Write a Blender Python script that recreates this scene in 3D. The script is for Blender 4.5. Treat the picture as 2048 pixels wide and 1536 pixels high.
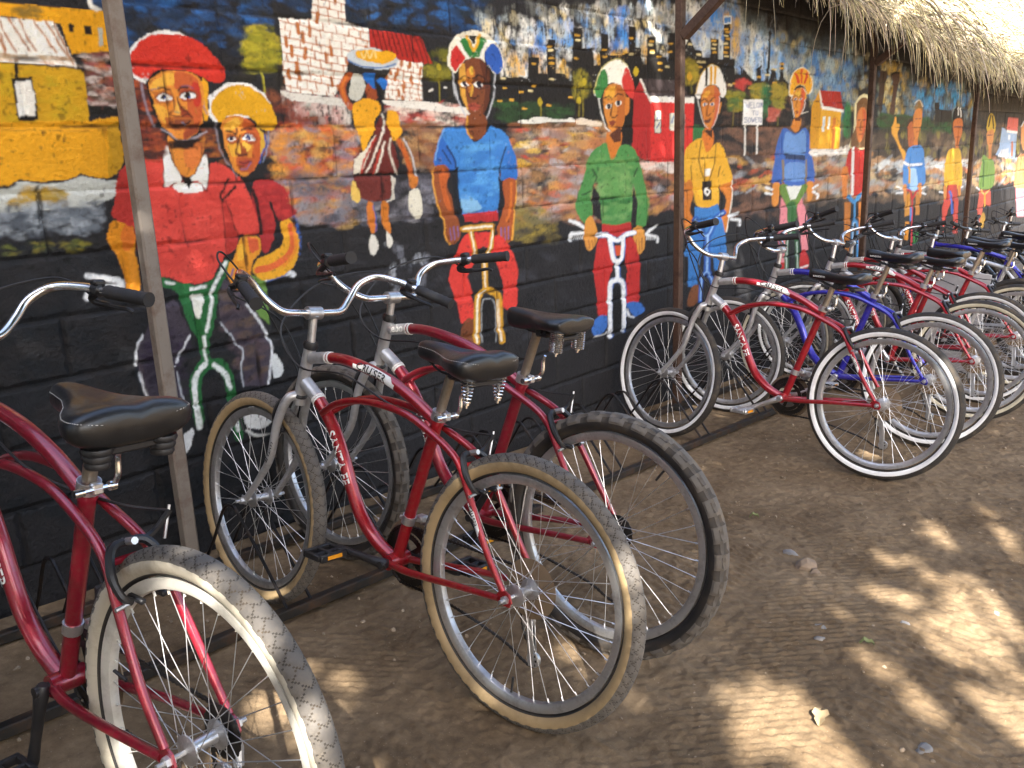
import bpy, math, random
import numpy as np
from mathutils import Matrix, Vector, Quaternion
scene = bpy.context.scene
for o in list(bpy.data.objects): bpy.data.objects.remove(o)
COL = scene.collection
# ------------------------------------------------------------------ camera
CAM = Vector((0.0, -2.6718, 1.2011)); SLOPE = -0.0562
cd = bpy.data.cameras.new('camera'); cd.sensor_width = 36; cd.lens = 1736.81/2048*36; cd.clip_start = .02; cd.clip_end = 2000
cam = bpy.data.objects.new('camera', cd); COL.objects.link(cam)
RIGHT = Vector((0.657033, -0.752849, -0.039064)); DOWN = Vector((-0.213410, -0.136050, -0.967443)); FWD = Vector((0.723024, 0.643979, -0.250054))
mw = Matrix.Identity(4)
for i in range(3): mw[i][0] = RIGHT[i]; mw[i][1] = -DOWN[i]; mw[i][2] = -FWD[i]; mw[i][3] = CAM[i]
cam.matrix_world = mw; scene.camera = cam
# ------------------------------------------------------------------ sky, sun, exposure
SUN_EL, SUN_AZ = math.radians(44), math.radians(-133)          # azimuth of the direction TO the sun, from +X towards +Y
SUN_DIR = Vector((math.cos(SUN_EL)*math.cos(SUN_AZ), math.cos(SUN_EL)*math.sin(SUN_AZ), math.sin(SUN_EL)))
wd = bpy.data.worlds.new('World'); scene.world = wd; wd.use_nodes = True
nt = wd.node_tree; bg = nt.nodes['Background']; sky = nt.nodes.new('ShaderNodeTexSky'); sky.sky_type = 'NISHITA'; sky.sun_disc = False
sky.sun_elevation = SUN_EL; sky.sun_rotation = math.atan2(SUN_DIR.x, SUN_DIR.y); sky.dust_density = 4.0; sky.ozone_density = .6
nt.links.new(sky.outputs[0], bg.inputs[0]); bg.inputs[1].default_value = 0.15
sl = bpy.data.lights.new('sun', 'SUN'); sl.energy = 5.0; sl.angle = math.radians(.53); sl.color = (1, .95, .86)
so = bpy.data.objects.new('sun', sl); COL.objects.link(so); so.rotation_euler = SUN_DIR.to_track_quat('Z', 'Y').to_euler(); so.location = SUN_DIR*20
vs = scene.view_settings; vs.view_transform = 'Standard'; vs.look = 'None'; vs.gamma = 1; vs.exposure = 2.36; vs.use_curve_mapping = False
scene.cycles.max_bounces = 6; scene.cycles.diffuse_bounces = 3; scene.cycles.glossy_bounces = 3; scene.cycles.use_denoising = True
random.seed(5); RNG = np.random.default_rng(11)
def gz(x): return SLOPE*max(min(x, 40), -15)
# ------------------------------------------------------------------ helpers
class MB:
    """collects vertices and faces of ONE part"""
    def __init__(s): s.v = []; s.f = []; s.m = []; s.n = 0
    def add(s, v, f, m=0):
        o = s.n; v = [tuple(map(float, p)) for p in v]; s.v += v; s.n += len(v)
        s.f += [tuple(i+o for i in q) for q in f]; s.m += [m]*len(f); return s
    def tube(s, path, r, n=10, m=0, cap=True):
        p = np.array(path, float); k = len(p); r = np.broadcast_to(np.asarray(r, float), (k,))
        t = np.gradient(p, axis=0); t /= np.linalg.norm(t, axis=1)[:, None]+1e-12
        a = np.array([0, 1., 0]) if abs(t[0][1]) < .9 else np.array([1., 0, 0])
        u = np.cross(t[0], a); u /= np.linalg.norm(u); V = []
        for i in range(k):
            u = u-t[i]*(u@t[i]); u /= np.linalg.norm(u); w = np.cross(t[i], u)
            for j in range(n):
                c = 2*math.pi*j/n; V.append(p[i]+r[i]*(u*math.cos(c)+w*math.sin(c)))
        Fc = [(i*n+j, i*n+(j+1) % n, (i+1)*n+(j+1) % n, (i+1)*n+j) for i in range(k-1) for j in range(n)]
        if cap: Fc += [tuple(range(n))[::-1], tuple(range((k-1)*n, k*n))]
        return s.add(V, Fc, m)
    def lathe(s, prof, n=32, axis='y', m=0, close=False, c=(0, 0, 0), ms=None):
        V = []; k = len(prof)
        for j in range(n):
            a = 2*math.pi*j/n; ca, sa = math.cos(a), math.sin(a)
            for (r, h) in prof:
                V.append({'y': (r*ca+c[0], h+c[1], r*sa+c[2]), 'z': (r*ca+c[0], r*sa+c[1], h+c[2]), 'x': (h+c[0], r*ca+c[1], r*sa+c[2])}[axis])
        kk = k if close else k-1
        for j in range(n):
            for i in range(kk):
                q = (j*k+i, j*k+(i+1) % k, ((j+1) % n)*k+(i+1) % k, ((j+1) % n)*k+i)
                s.f.append(tuple(x+s.n for x in q)); s.m.append(ms[i] if ms else m)
        s.v += [tuple(map(float, p)) for p in V]; s.n += len(V); return s
    def box(s, c, d, m=0, R=None, bev=0):
        x, y, z = d[0]/2, d[1]/2, d[2]/2
        if bev:
            b = min(bev, x*.9, y*.9, z*.9); V = []; 
            for sx in (-1, 1):
                for sy in (-1, 1):
                    for sz in (-1, 1): V += [(sx*x, sy*(y-b), sz*(z-b)), (sx*(x-b), sy*y, sz*(z-b)), (sx*(x-b), sy*(y-b), sz*z)]
            idx = lambda a, b2, c2, k: ((a*2+b2)*2+c2)*3+k
            Fc = []
            for a in (0, 1):
                Fc.append([idx(a, 0, 0, 0), idx(a, 1, 0, 0), idx(a, 1, 1, 0), idx(a, 0, 1, 0)]); Fc.append([idx(0, a, 0, 1), idx(1, a, 0, 1), idx(1, a, 1, 1), idx(0, a, 1, 1)]); Fc.append([idx(0, 0, a, 2), idx(1, 0, a, 2), idx(1, 1, a, 2), idx(0, 1, a, 2)])
            for a in (0, 1):
                for b2 in (0, 1):
                    Fc.append([idx(a, b2, 0, 0), idx(a, b2, 1, 0), idx(a, b2, 1, 1), idx(a, b2, 0, 1)]); Fc.append([idx(a, 0, b2, 0), idx(a, 1, b2, 0), idx(a, 1, b2, 2), idx(a, 0, b2, 2)]); Fc.append([idx(0, a, b2, 1), idx(1, a, b2, 1), idx(1, a, b2, 2), idx(0, a, b2, 2)])
            for a in (0, 1):
                for b2 in (0, 1):
                    for c2 in (0, 1): Fc.append([idx(a, b2, c2, 0), idx(a, b2, c2, 1), idx(a, b2, c2, 2)])
        else:
            V = [(sx*x, sy*y, sz*z) for sx in (-1, 1) for sy in (-1, 1) for sz in (-1, 1)]
            Fc = [(0, 1, 3, 2), (4, 6, 7, 5), (0, 4, 5, 1), (2, 3, 7, 6), (0, 2, 6, 4), (1, 5, 7, 3)]
        if R is not None: V = [tuple(R @ Vector(p)) for p in V]
        return s.add([(p[0]+c[0], p[1]+c[1], p[2]+c[2]) for p in V], Fc, m)
    def mesh(s, name, mats, smooth=True):
        me = bpy.data.meshes.new(name); me.from_pydata(s.v, [], s.f)
        for mt in (mats if isinstance(mats, (list, tuple)) else [mats]): me.materials.append(mt)
        me.polygons.foreach_set('material_index', s.m); me.polygons.foreach_set('use_smooth', [smooth]*len(s.f))
        me.validate(); me.update(); fixn(me); return me
import bmesh
def fixn(me):
    b = bmesh.new(); b.from_mesh(me); bmesh.ops.recalc_face_normals(b, faces=b.faces[:]); b.to_mesh(me); b.free()
    if hasattr(me, 'set_sharp_from_angle') and len(me.polygons) and me.polygons[0].use_smooth: me.set_sharp_from_angle(angle=math.radians(42))
def ob(name, me, parent=None, mat=None):
    o = bpy.data.objects.new(name, me); COL.objects.link(o)
    if parent is not None: o.parent = parent
    if mat is not None: o.matrix_local = mat if parent is not None else mat
    return o
def tag(o, label=None, cat=None, group=None, kind=None):
    for k, v in (('label', label), ('category', cat), ('group', group), ('kind', kind)):
        if v: o[k] = v
    return o
def empty(name, loc=(0, 0, 0)):
    o = bpy.data.objects.new(name, None); o.empty_display_size = .1; COL.objects.link(o); o.location = loc; return o
def cat_path(p, k=6):
    p = np.array(p, float); out = []
    for i in range(len(p)-1):
        a, b, c, d = p[max(i-1, 0)], p[i], p[i+1], p[min(i+2, len(p)-1)]
        for t in np.arange(k)/k: out.append(.5*(2*b+(c-a)*t+(2*a-5*b+4*c-d)*t*t+(3*b-a-3*c+d)*t**3))
    out.append(p[-1]); return np.array(out)
# ------------------------------------------------------------------ materials
def srgb(h): 
    return tuple(float(x) for x in (lambda c: np.where(c <= .04045, c/12.92, ((c+.055)/1.055)**2.4))(np.array([int(h[i:i+2], 16)/255 for i in (0, 2, 4)])))
def material(name, col, rough=.5, metal=0., coat=0., dirt=None, dscale=30, damt=.35, bump=0., bscale=200, var=.0, spec=.5):
    m = bpy.data.materials.new(name); m.use_nodes = True; n = m.node_tree; N = n.nodes; Lk = n.links; b = N['Principled BSDF']
    if isinstance(col, str): col = srgb(col)
    b.inputs['Roughness'].default_value = rough; b.inputs['Metallic'].default_value = metal; b.inputs['Coat Weight'].default_value = coat; b.inputs['Coat Roughness'].default_value = .12
    b.inputs['Specular IOR Level'].default_value = spec
    tc = N.new('ShaderNodeTexCoord'); rgb = N.new('ShaderNodeRGB'); rgb.outputs[0].default_value = (*col, 1); last = rgb.outputs[0]
    if var:
        no = N.new('ShaderNodeTexNoise'); no.inputs['Scale'].default_value = dscale*.6; no.inputs['Detail'].default_value = 4; Lk.new(tc.outputs['Object'], no.inputs['Vector'])
        hs = N.new('ShaderNodeHueSaturation'); mr = N.new('ShaderNodeMapRange'); mr.inputs[1].default_value = .3; mr.inputs[2].default_value = .7; mr.inputs[3].default_value = 1-var; mr.inputs[4].default_value = 1+var
        Lk.new(no.outputs['Fac'], mr.inputs[0]); Lk.new(mr.outputs[0], hs.inputs['Value']); Lk.new(last, hs.inputs['Color']); last = hs.outputs[0]
    if dirt:
        no = N.new('ShaderNodeTexNoise'); no.inputs['Scale'].default_value = dscale; no.inputs['Detail'].default_value = 8; no.inputs['Roughness'].default_value = .7; Lk.new(tc.outputs['Object'], no.inputs['Vector'])
        cr = N.new('ShaderNodeMapRange'); cr.inputs[1].default_value = .48; cr.inputs[2].default_value = .72; cr.inputs[3].default_value = 0; cr.inputs[4].default_value = damt; Lk.new(no.outputs['Fac'], cr.inputs[0])
        mx = N.new('ShaderNodeMix'); mx.data_type = 'RGBA'; mx.inputs['B'].default_value = (*(srgb(dirt) if isinstance(dirt, str) else dirt), 1); Lk.new(cr.outputs[0], mx.inputs['Factor']); Lk.new(last, mx.inputs['A']); last = mx.outputs['Result']
        ra = N.new('ShaderNodeMath'); ra.operation = 'MULTIPLY_ADD'; ra.inputs[1].default_value = .6; ra.inputs[2].default_value = rough; Lk.new(cr.outputs[0], ra.inputs[0]); Lk.new(ra.outputs[0], b.inputs['Roughness'])
    Lk.new(last, b.inputs['Base Color'])
    if bump:
        no = N.new('ShaderNodeTexNoise'); no.inputs['Scale'].default_value = bscale; no.inputs['Detail'].default_value = 6; Lk.new(tc.outputs['Object'], no.inputs['Vector'])
        bp = N.new('ShaderNodeBump'); bp.inputs['Strength'].default_value = bump; bp.inputs['Distance'].default_value = .002; Lk.new(no.outputs['Fac'], bp.inputs['Height']); Lk.new(bp.outputs[0], b.inputs['Normal'])
    return m

MURAL = """
b|2b2a2c|0,17||-1500,-1500 15000,-1500 15000,3200 -1500,3200
d|1f3f6b 2a5a96 1b2c44 39465a 222834|290,11|420,2|1108,1806 1861,1908 1819,1576 1335,1581
d|1f3f6b 2f66a8 20304a 30302c 24303c|289,14|260,2|1745,1792 2963,1927 2948,1708 2160,1715 1731,1685
d|2a2622 332e26 29261f|299,14|180,2|1712,1544 2980,1608 2968,1428 1700,1449
d|ecebe2 d4d6ce b4c0c0 f2f0ea a4bcd2 6a9cd8 e0cc90|317,18|720,0.55|2848,1766 3199,1844 3905,1939 5138,2058 5160,1631 3024,1548 2968,1689
d|6a6a60 7e8484 5a5c5a 8d8f84|313,19|90,0.55|2832,1810 3247,1876 4214,2018 5580,2159 5592,2002 3243,1785
d|2f6cc0 3f86d4 4a90d8|285,18|48,0.55|3123,1713 3979,1915 4054,1704 3189,1654
d|d9a330 e6b040 d8ac4a|257,18|110,0.55|3010,1665 3483,1634 4214,1771 4214,1637 3003,1561
d|e6e6de bcc6c4 93abc0 d4d0bc 6a96d4 f2f0e8|409,23|560,0.55|4543,1988 5195,2082 5333,1927 5668,2041 5902,1897 6071,1770 5928,1625 4558,1734
d|2b62b8 3a7fd0 4e8fd6|377,22|70,0.55|4883,2030 5197,2049 5290,1776 5111,1777 4960,1882 4620,1872 4644,1760
d|4f96e4 dcebf2 f4f6f2 8cbcec|355,24|280,0.55|5343,1756 5505,1963 5598,2029 5729,2005 5807,1781 5954,1676 5460,1627
d|d8a838 d2ac5a|331,22|26,0.55|4933,1950 5198,2016 5252,1751 5112,1743 5104,1909
d|4b5a66 62727a 3a4046 7f8a86 394656|500,26|260,0.55|5148,2023 5890,2030 7119,1993 7160,1740 5996,1728 5753,1887
d|2f66b4 3a78c8 6d8ba0 8d8b64 4f7a94|474,27|220,0.55|5975,1778 7066,1821 7106,1564 6395,1548
d|2b292a 262425 322f2f|546,25|260,0.55|5194,2104 7071,2294 7119,1993 5744,1994 5326,2028
d|6f94b8 8fb0c8 a8a890 4f84c4 5b6f7a c0b070|392,27|260,0.55|5663,1968 6489,1842 7485,1899 7510,1761 6937,1347 6892,1199 6320,1530 5645,1578
d|4c6e86 6a8ba0 8a9a86 3f78b4 56605c b89a48|514,34|300,0.55|7661,1851 8796,1758 10424,1741 10768,1409 7739,1440
d|d9b850 e6dfae cfc89a caa63a|363,31|70,0.55|7726,1870 8233,1873 8347,1708 8221,1461 7805,1464
d|3a9ad0 4aa0dc 5c8ec4|448,35|60,0.55|8539,1682 10053,1767 10450,1664 9638,1458 8578,1515
d|2e2d2c 38352f 2a2a30|620,36|220,0.55|7650,1911 12824,1817 12719,2042 7600,2174
d|3a3530 4a4238 322e2b|653,42|200,0.55|10825,1693 12857,1748 13022,1397 10934,1389
d|d9d6cc c8a8a0 e4d9d0 b8524a 7a8a7c c9b0a8|264,13|130,0.55|1864,1454 2145,1444 2136,1355 1907,1354
d|5b3028 7a3a2c 8c5236 3a2c2a|342,12|120,2|1777,1452 1870,1454 2074,1355 2068,1019 1792,1153
d|c8843c b8602c dcb060 9a9aa4 7c7c8c e0963c c8543a|325,12|420,2|1769,1343 2150,1343 2112,991 1866,1022 1799,1210
d|5e5c66 7a7a86 8d8a90 4a4850|375,13|130,2|1884,1172 2583,1145 2567,962 1873,1015
d|e4dccc d9b8ac c8584a b8443c e8e0d0|260,14|110,3|2340,1442 2824,1426 2818,1344 2348,1356
d|8a5a40 a0683c 6a3a30 b89060 7a6a60|327,14|150,2|2400,1356 2716,1344 2602,1151 2420,1190
d|96704a b88c5c 84503e c8b08c d08040 74625a aaa098|355,16|480,2|3035,1358 3806,1361 3743,1148 3537,887 3078,922 2983,1244
d|d9a82c c84434 e0b840 d8d0c0|334,16|40,3|3079,1344 3606,1313 3465,1157 3092,1169
d|8a7a3a a08a3c 6f6848|356,16|60,2|3035,986 3378,963 3319,808 3050,856
d|8a5846 9a7460 b8907a 6a544c c06850 a8a8ae d09a54|395,18|420,2|3343,1344 4018,1226 4497,1152 4501,880 4147,867 3323,903
d|5a4438 6b5448 4a3a34 85604c 7a5a48|468,23|340,2|4994,1539 6206,1572 6299,710 5204,790 5094,1206
d|e4dcd4 d8b4a8 cfcac4|272,19|46,3|4115,1172 4534,1161 4535,1086 4115,1128
d|c89a4c b85a40 98a0a8 d8b068|372,23|70,2|5162,1165 6195,1141 6164,886 5196,937
d|6a5a4c 584c40 76604c 4c4238 82705a|715,33|560,2|6174,1341 13049,1342 13322,760 10552,606 6230,805
d|c88a48 b8926a a8a49a d0b080 b06a48 9aa0a6 c8b488|567,32|420,2|6307,1158 7650,1095 10423,1004 13229,958 13376,645 10510,737 7704,796 6342,846
d|8a8240 a09440 7a7638|492,35|50,0.5|7659,1324 12775,1315 12934,965 7702,1093
d|e4e2dc d8d0c4|322,26|60,3|6343,1181 7100,1192 7154,1141 6367,1142
d|ccd2d4 e2e2da b8c4cc|412,33|80,3|7682,1058 9630,1035 10681,997 10621,918 7720,994
d|232529 1d2126 2c2d31 191e24|478,10|500,2|770,1043 2026,923 1907,-137 638,305
d|2b2a2c 343336 252426 3a3a40|399,15|260,2|1798,984 3165,887 3561,773 4330,699 4334,115 1749,590
d|8d929c 6a6c76 a8adb4|201,13|34,0.5|2265,909 2497,827 2446,627 2289,684
b|e5a316|0,10||880,1661 999,1661 1288,1665 1278,1555 1168,1541 1149,1622 994,1626 875,1632
d|7a6226 8a6c2a|130,10|14,2|1040,1655 1105,1653 1088,1630 1032,1634
b|2a2018|0,10||1173,1625 1189,1623 1185,1600 1170,1601
b|2a2018|0,11||1215,1622 1236,1622 1232,1599 1214,1598
b|b9bdb0|0,11||1251,1619 1266,1620 1259,1572 1248,1569
l|e9e6dc|118,11||1241,1692 1242,1679 1254,1667
l|e9e6dc|64,11||1269,1668 1251,1675
d|c8b8b0 d8ccc4 8a4a44 a83c34 6a3434 b06a3c 5a4a3c|158,11|120,2|1191,1540 1279,1545 1276,1400 1192,1399 1195,1477
b|efece2|0,10||874,1624 993,1624 1135,1623 1178,1503 974,1511 855,1521
l|a5632e|54,10|c|888,1617 921,1538
l|a5632e|55,10|c|923,1618 954,1540
l|a5632e|55,10|c|956,1621 992,1542
l|a5632e|56,10|c|985,1623 1016,1539
l|a5632e|56,10|c|1012,1624 1052,1546
l|a5632e|56,10|c|1039,1622 1067,1546
l|a5632e|57,10|c|1078,1623 1123,1545
l|a5632e|58,10|c|1109,1623 1153,1536
l|a5632e|58,10|c|1131,1621 1168,1516
l|a5632e|56,10|c|986,1582 989,1529
d|c9b090 b88a60|88,10|24,2|977,1533 1171,1530 1174,1508 975,1518
b|cf9f1c|0,10||855,1517 973,1508 1176,1501 1192,1495 1188,1399 1187,1360 947,1353 825,1353
d|b59a1e c4a01c|205,10|40,2|972,1503 1184,1495 1173,1371 948,1360
l|1e1a16|53,10||855,1521 974,1510 1176,1502 1189,1494
b|e6a41e|0,10||825,1354 947,1354 1186,1360 1272,1371 1274,1246 1246,1207 1214,1193 1138,1208 1088,1194 1023,1192 977,1203 935,1185 917,1183 795,1186
b|c2921c|0,10||1237,1340 1271,1361 1274,1246 1246,1205 1221,1198
b|1c1a18|0,10||994,1468 1049,1475 1047,1362 992,1357
b|f2efe6|0,10||1001,1461 1045,1467 1046,1432 1042,1370 1014,1374 996,1365
b|1f1d1b|0,10||1007,1509 1020,1509 1014,1470 1002,1465
b|24221e|0,10||1193,1400 1274,1400 1275,1375 1191,1375
l|8a5a1c|32,10|r|943,1333 1236,1332
f|c4c8c2|0,10||792,1164 874,1173 916,1177 934,1179 976,1198 1023,1187 1087,1189 1137,1203 1213,1187 1245,1181 1226,1140 1152,1115 1084,1109 993,1115 904,1108 782,1113
d|b8912c a8872c 8e7a3a|184,10|46,2|981,1176 1092,1161 1086,1121 907,1126
d|8b939c a5adb4 6c747e 59606a 454c56|182,10|300,2|785,1130 1204,1131 1149,1037 894,1045 772,1056
l|1d1c1c|176,10|r|1014,1175 1008,1096 1005,1012
l|1b1a19|73,10|r|795,1181 934,1182 976,1200 1023,1189 1088,1191 1137,1205 1213,1190
d|6a7030 857a2c 3a3f30|122,10|30,2|893,1041 1127,1019 1121,985 886,1000
f|6e6a22|0,12||1728,1571 1741,1619 1777,1652 1816,1655 1852,1626 1855,1578 1833,1534 1779,1516 1735,1524
d|a8a02a 8a8a24 c0b030 5a5a20|212,12|130,2|1718,1586 1765,1656 1830,1662 1868,1595 1839,1524 1746,1514
l|a8a030|65,12||1791,1522 1791,1484 1791,1452
d|6a6a20 4a4a1c 8a8228|231,15|70,2|2558,1618 2644,1649 2708,1620 2682,1528 2559,1524
f|b0a024|0,15||2610,1577 2625,1590 2640,1575 2627,1558
l|8a7e24|52,15||2627,1558 2620,1442
l|e8e4da|64,15||2566,1483 2583,1488
l|f0eee6|104,15||2656,1498 2658,1498
b|efece2|0,13||1879,1698 2019,1705 2029,1791 2176,1807 2165,1710 2271,1696 2267,1619 2179,1614 2159,1567 2119,1484 2085,1450 2011,1451 1885,1464 1876,1487 1878,1596
k|b0662a|260,13||1879,1698 2019,1705 2029,1791 2176,1807 2165,1710 2271,1696 2267,1619 2179,1614 2159,1567 2119,1484 2085,1450 2011,1451 1885,1464 1876,1487 1878,1596
b|efece2|0,14||2401,1594 2533,1589 2524,1445 2408,1443 2327,1447 2337,1522
k|b0662a|198,14||2401,1594 2533,1589 2524,1445 2408,1443 2327,1447 2337,1522
b|b02a20|0,14||2276,1693 2532,1684 2589,1585 2537,1585 2405,1594 2394,1609 2267,1624
l|5c1812|47,14|c|2290,1690 2304,1626
l|5c1812|48,14|c|2313,1689 2329,1623
l|5c1812|48,14|c|2336,1689 2354,1619
l|5c1812|48,14|c|2359,1688 2380,1615
l|5c1812|48,14|c|2382,1688 2406,1611
l|5c1812|49,14|c|2406,1687 2432,1607
l|5c1812|49,14|c|2430,1686 2459,1603
l|5c1812|49,14|c|2454,1686 2486,1599
l|5c1812|50,14|c|2478,1685 2513,1595
l|5c1812|50,14|c|2503,1684 2541,1590
l|5c1812|50,15|c|2527,1683 2569,1586
l|1d1a18|43,14||2275,1695 2535,1685 2590,1585
f|d8d5cc|0,13||1858,1462 1919,1455 2010,1447 2115,1443 2145,1438 2142,1415 2008,1424 1895,1433
f|e4e0d6|0,14||2323,1442 2443,1440 2551,1441 2673,1423 2792,1419 2801,1392 2623,1403 2458,1413 2338,1424
l|b0562c|235,13||2164,1526 2129,1490 2131,1449 2159,1412
l|d0702c|117,13|c|2154,1520 2125,1484 2137,1438
f|c6c6ba|0,13||2186,1533 2234,1517 2228,1464 2192,1436 2154,1450 2167,1497
f|c4ccd0|0,14||2157,1587 2175,1609 2259,1625 2316,1624 2399,1600 2401,1574 2351,1554 2268,1553 2197,1562
l|2f66a8|54,14||2160,1578 2221,1561 2309,1558 2391,1575
f|e6a81a|0,14||2206,1610 2259,1620 2315,1619 2374,1619 2396,1600 2336,1573 2254,1578 2204,1589
l|f0d890|47,14|c|2226,1608 2236,1588 2254,1616 2264,1590 2287,1618 2297,1595
f|2468b8|0,14||2227,1532 2283,1539 2284,1510 2322,1524 2348,1510 2328,1482 2294,1490 2277,1480 2253,1497
f|9a4a26|0,14||2253,1500 2277,1483 2298,1478 2283,1441 2259,1430 2240,1452 2235,1482
b|1e1c1c|0,14||2281,1519 2311,1490 2314,1436 2295,1417 2288,1465
f|e6a522|0,13||2189,1432 2240,1446 2289,1434 2301,1402 2271,1370 2265,1332 2235,1300 2199,1251 2188,1290 2172,1343 2164,1406
f|e6a522|0,14||2335,1403 2382,1398 2394,1354 2399,1320 2356,1292 2328,1326
f|6a2822|0,13||2298,1381 2326,1354 2338,1321 2361,1165 2160,1166 2141,1183 2153,1231 2198,1252 2246,1289 2263,1327
b|e0d8c4|0,13||2268,1318 2210,1262 2153,1226 2142,1173 2179,1171 2226,1246
l|e4dccc|76,13||2299,1321 2242,1224 2204,1176
l|e4dccc|82,13||2307,1288 2256,1173
l|dcd4c4|67,14||2338,1299 2327,1244 2359,1165
l|b83a2c|76,13||2260,1300 2194,1214 2181,1171
l|b83a2c|66,13||2279,1256 2241,1171
l|dcd6c8|76,14||2306,1391 2314,1359 2303,1321
b|1c1a1a|0,13||2147,1173 2361,1169 2360,1158 2146,1162
f|6e2e28|0,13||2152,1164 2322,1159 2327,1132 2314,1076 2236,1063 2166,1084 2156,1124
f|e6c060|0,13||2136,1146 2156,1124 2167,1085 2150,1065 2123,1087
f|cfcabc|0,14||2328,1155 2349,1143 2337,1098 2338,1069 2295,1058 2322,1082
l|c06028|180,14||2379,1293 2412,1231 2438,1159
l|c8cad0|57,14||2404,1298 2445,1230 2464,1149
f|c87830|0,14||2429,1162 2468,1148 2458,1109 2433,1103 2421,1128
f|dcd8c6|0,14||2423,1093 2465,1102 2484,1055 2481,1002 2454,979 2415,1013 2410,1054
f|d27a30|0,13||2200,1062 2222,1054 2237,980 2226,946 2204,953 2191,1017
l|2f5eb0|45,13||2224,1048 2237,986 2228,950
f|cc7a2c|0,13||2273,1063 2304,1049 2299,1004 2310,963 2300,934 2271,966 2262,1023
f|e2dfd4|0,13||2209,943 2231,923 2234,884 2209,859 2191,882 2195,921
f|dedbd0|0,13||2284,945 2313,911 2303,887 2282,889
b|262321|0,18||2959,1549 3002,1554 3184,1557 3194,1644 3265,1648 3256,1579 3323,1582 3336,1729 3392,1733 3392,1585 3468,1581 3506,1544 3535,1797 3607,1799 3604,1708 3686,1713 3698,1635 3748,1638 3758,1784 3815,1788 3822,1689 3931,1695 4000,1707 4001,1837 4070,1839 4070,1737 4120,1740 4133,1657 4181,1665 4181,1798 4263,1804 4274,1712 4383,1709 4386,1381 2947,1372
b|262321|0,22||4214,1797 4262,1801 4267,1727 4332,1721 4337,1681 4397,1684 4391,1835 4561,1847 4568,1781 4610,1834 4677,1766 4755,1765 4762,1729 4854,1734 4856,1837 4949,1843 4954,1729 5008,1732 5017,1930 5096,1936 5098,1740 5163,1743 5167,1653 5244,1656 5241,1711 5391,1635 5460,1625 5462,1698 5529,1729 5530,1628 5579,1630 5608,1710 5624,1911 5610,1923 5636,1941 5666,1927 5650,1911 5648,1712 5636,1626 5687,1714 5738,1716 5759,1642 5804,1644 5817,1757 5851,1759 5862,1666 5946,1624 6001,1345 4982,1344 4214,1445
b|e6ecee|0,22||5003,1975 5110,1984 5109,1937 5011,1929
b|4a86d0|0,22||5018,1968 5098,1976 5096,1944 5023,1938
d|4a3a34 5c4438 3c3430 6a4a3c|301,23|120,2|5020,1594 5961,1601 5984,1358 5031,1356
d|2f4a2c 35582f 2a3a26|264,16|90,2|2953,1456 3528,1438 3526,1376 2947,1365
l|d8a63a|80,17|c|3342,1699 3364,1699
l|e8d8a0|80,17|c|3347,1685 3370,1685
l|d8a63a|81,17|c|3352,1649 3374,1649
l|d8a63a|81,17|c|3351,1627 3373,1627
l|e8d8a0|81,17|c|3352,1557 3374,1557
l|d8a63a|79,17|c|3218,1620 3239,1620
l|d8a63a|80,16|c|3219,1523 3240,1523
l|d8a63a|79,16|c|3123,1495 3144,1494
l|e8d8a0|80,16|c|3188,1499 3209,1498
l|d8a63a|77,16|c|3012,1506 3031,1505
l|d8a63a|77,16|c|2975,1453 2995,1452
l|d8a63a|78,16|c|3053,1459 3073,1458
l|d8a63a|80,16|c|3143,1424 3164,1423
l|d8a63a|82,17|c|3318,1440 3340,1439
l|d8a63a|84,17|c|3485,1479 3509,1478
l|d8a63a|82,18|c|3554,1765 3578,1765
l|e8d8a0|83,18|c|3560,1743 3584,1743
l|d8a63a|83,18|c|3538,1659 3561,1659
l|d8a63a|86,18|c|3772,1711 3798,1711
l|d8a63a|86,18|c|3778,1680 3804,1680
l|d8a63a|89,19|c|4010,1782 4037,1782
l|e8d8a0|90,19|c|4017,1705 4044,1705
l|e8d8a0|92,20|c|4199,1762 4229,1762
l|d8a63a|92,20|c|4216,1730 4245,1730
l|e8d8a0|76,16|c|3003,1547 3023,1547
l|d8a63a|86,18|c|3613,1501 3638,1501
l|d8a63a|91,20|c|4209,1778 4238,1779
l|e8d8a0|92,20|c|4214,1724 4243,1725
l|d8a63a|93,20|c|4286,1708 4317,1709
l|d8a63a|94,20|c|4291,1674 4322,1674
l|d8a63a|94,20|c|4296,1639 4327,1639
l|e8d8a0|95,20|c|4366,1660 4398,1660
l|d8a63a|94,20|c|4395,1780 4427,1781
l|d8a63a|94,20|c|4391,1737 4422,1738
l|e8d8a0|97,21|c|4604,1791 4638,1792
l|e8d8a0|99,21|c|4704,1742 4739,1743
l|d8a63a|100,22|c|4872,1827 4909,1829
l|e8d8a0|101,22|c|4885,1807 4921,1808
l|e8d8a0|101,22|c|4874,1784 4910,1786
l|d8a63a|101,22|c|4886,1764 4923,1765
l|e8d8a0|99,21|c|4717,1701 4751,1701
l|e8d8a0|100,21|c|4767,1703 4803,1704
l|d8a63a|100,21|c|4717,1674 4752,1675
l|d8a63a|102,22|c|5024,1903 5061,1905
l|d8a63a|102,22|c|5048,1889 5086,1890
l|e8d8a0|102,22|c|5025,1865 5063,1867
l|d8a63a|103,22|c|5050,1850 5088,1852
l|e8d8a0|103,22|c|5021,1821 5059,1822
l|d8a63a|103,22|c|5034,1800 5072,1801
l|d8a63a|103,22|c|5017,1771 5055,1772
l|e8d8a0|103,22|c|5030,1750 5068,1751
l|d8a63a|115,24|c|5808,1747 5855,1748
l|d8a63a|115,24|c|5811,1720 5857,1721
l|e8d8a0|113,24|c|5701,1709 5746,1709
l|d8a63a|111,23|c|5478,1651 5521,1651
l|e8d8a0|112,24|c|5596,1668 5640,1668
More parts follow.
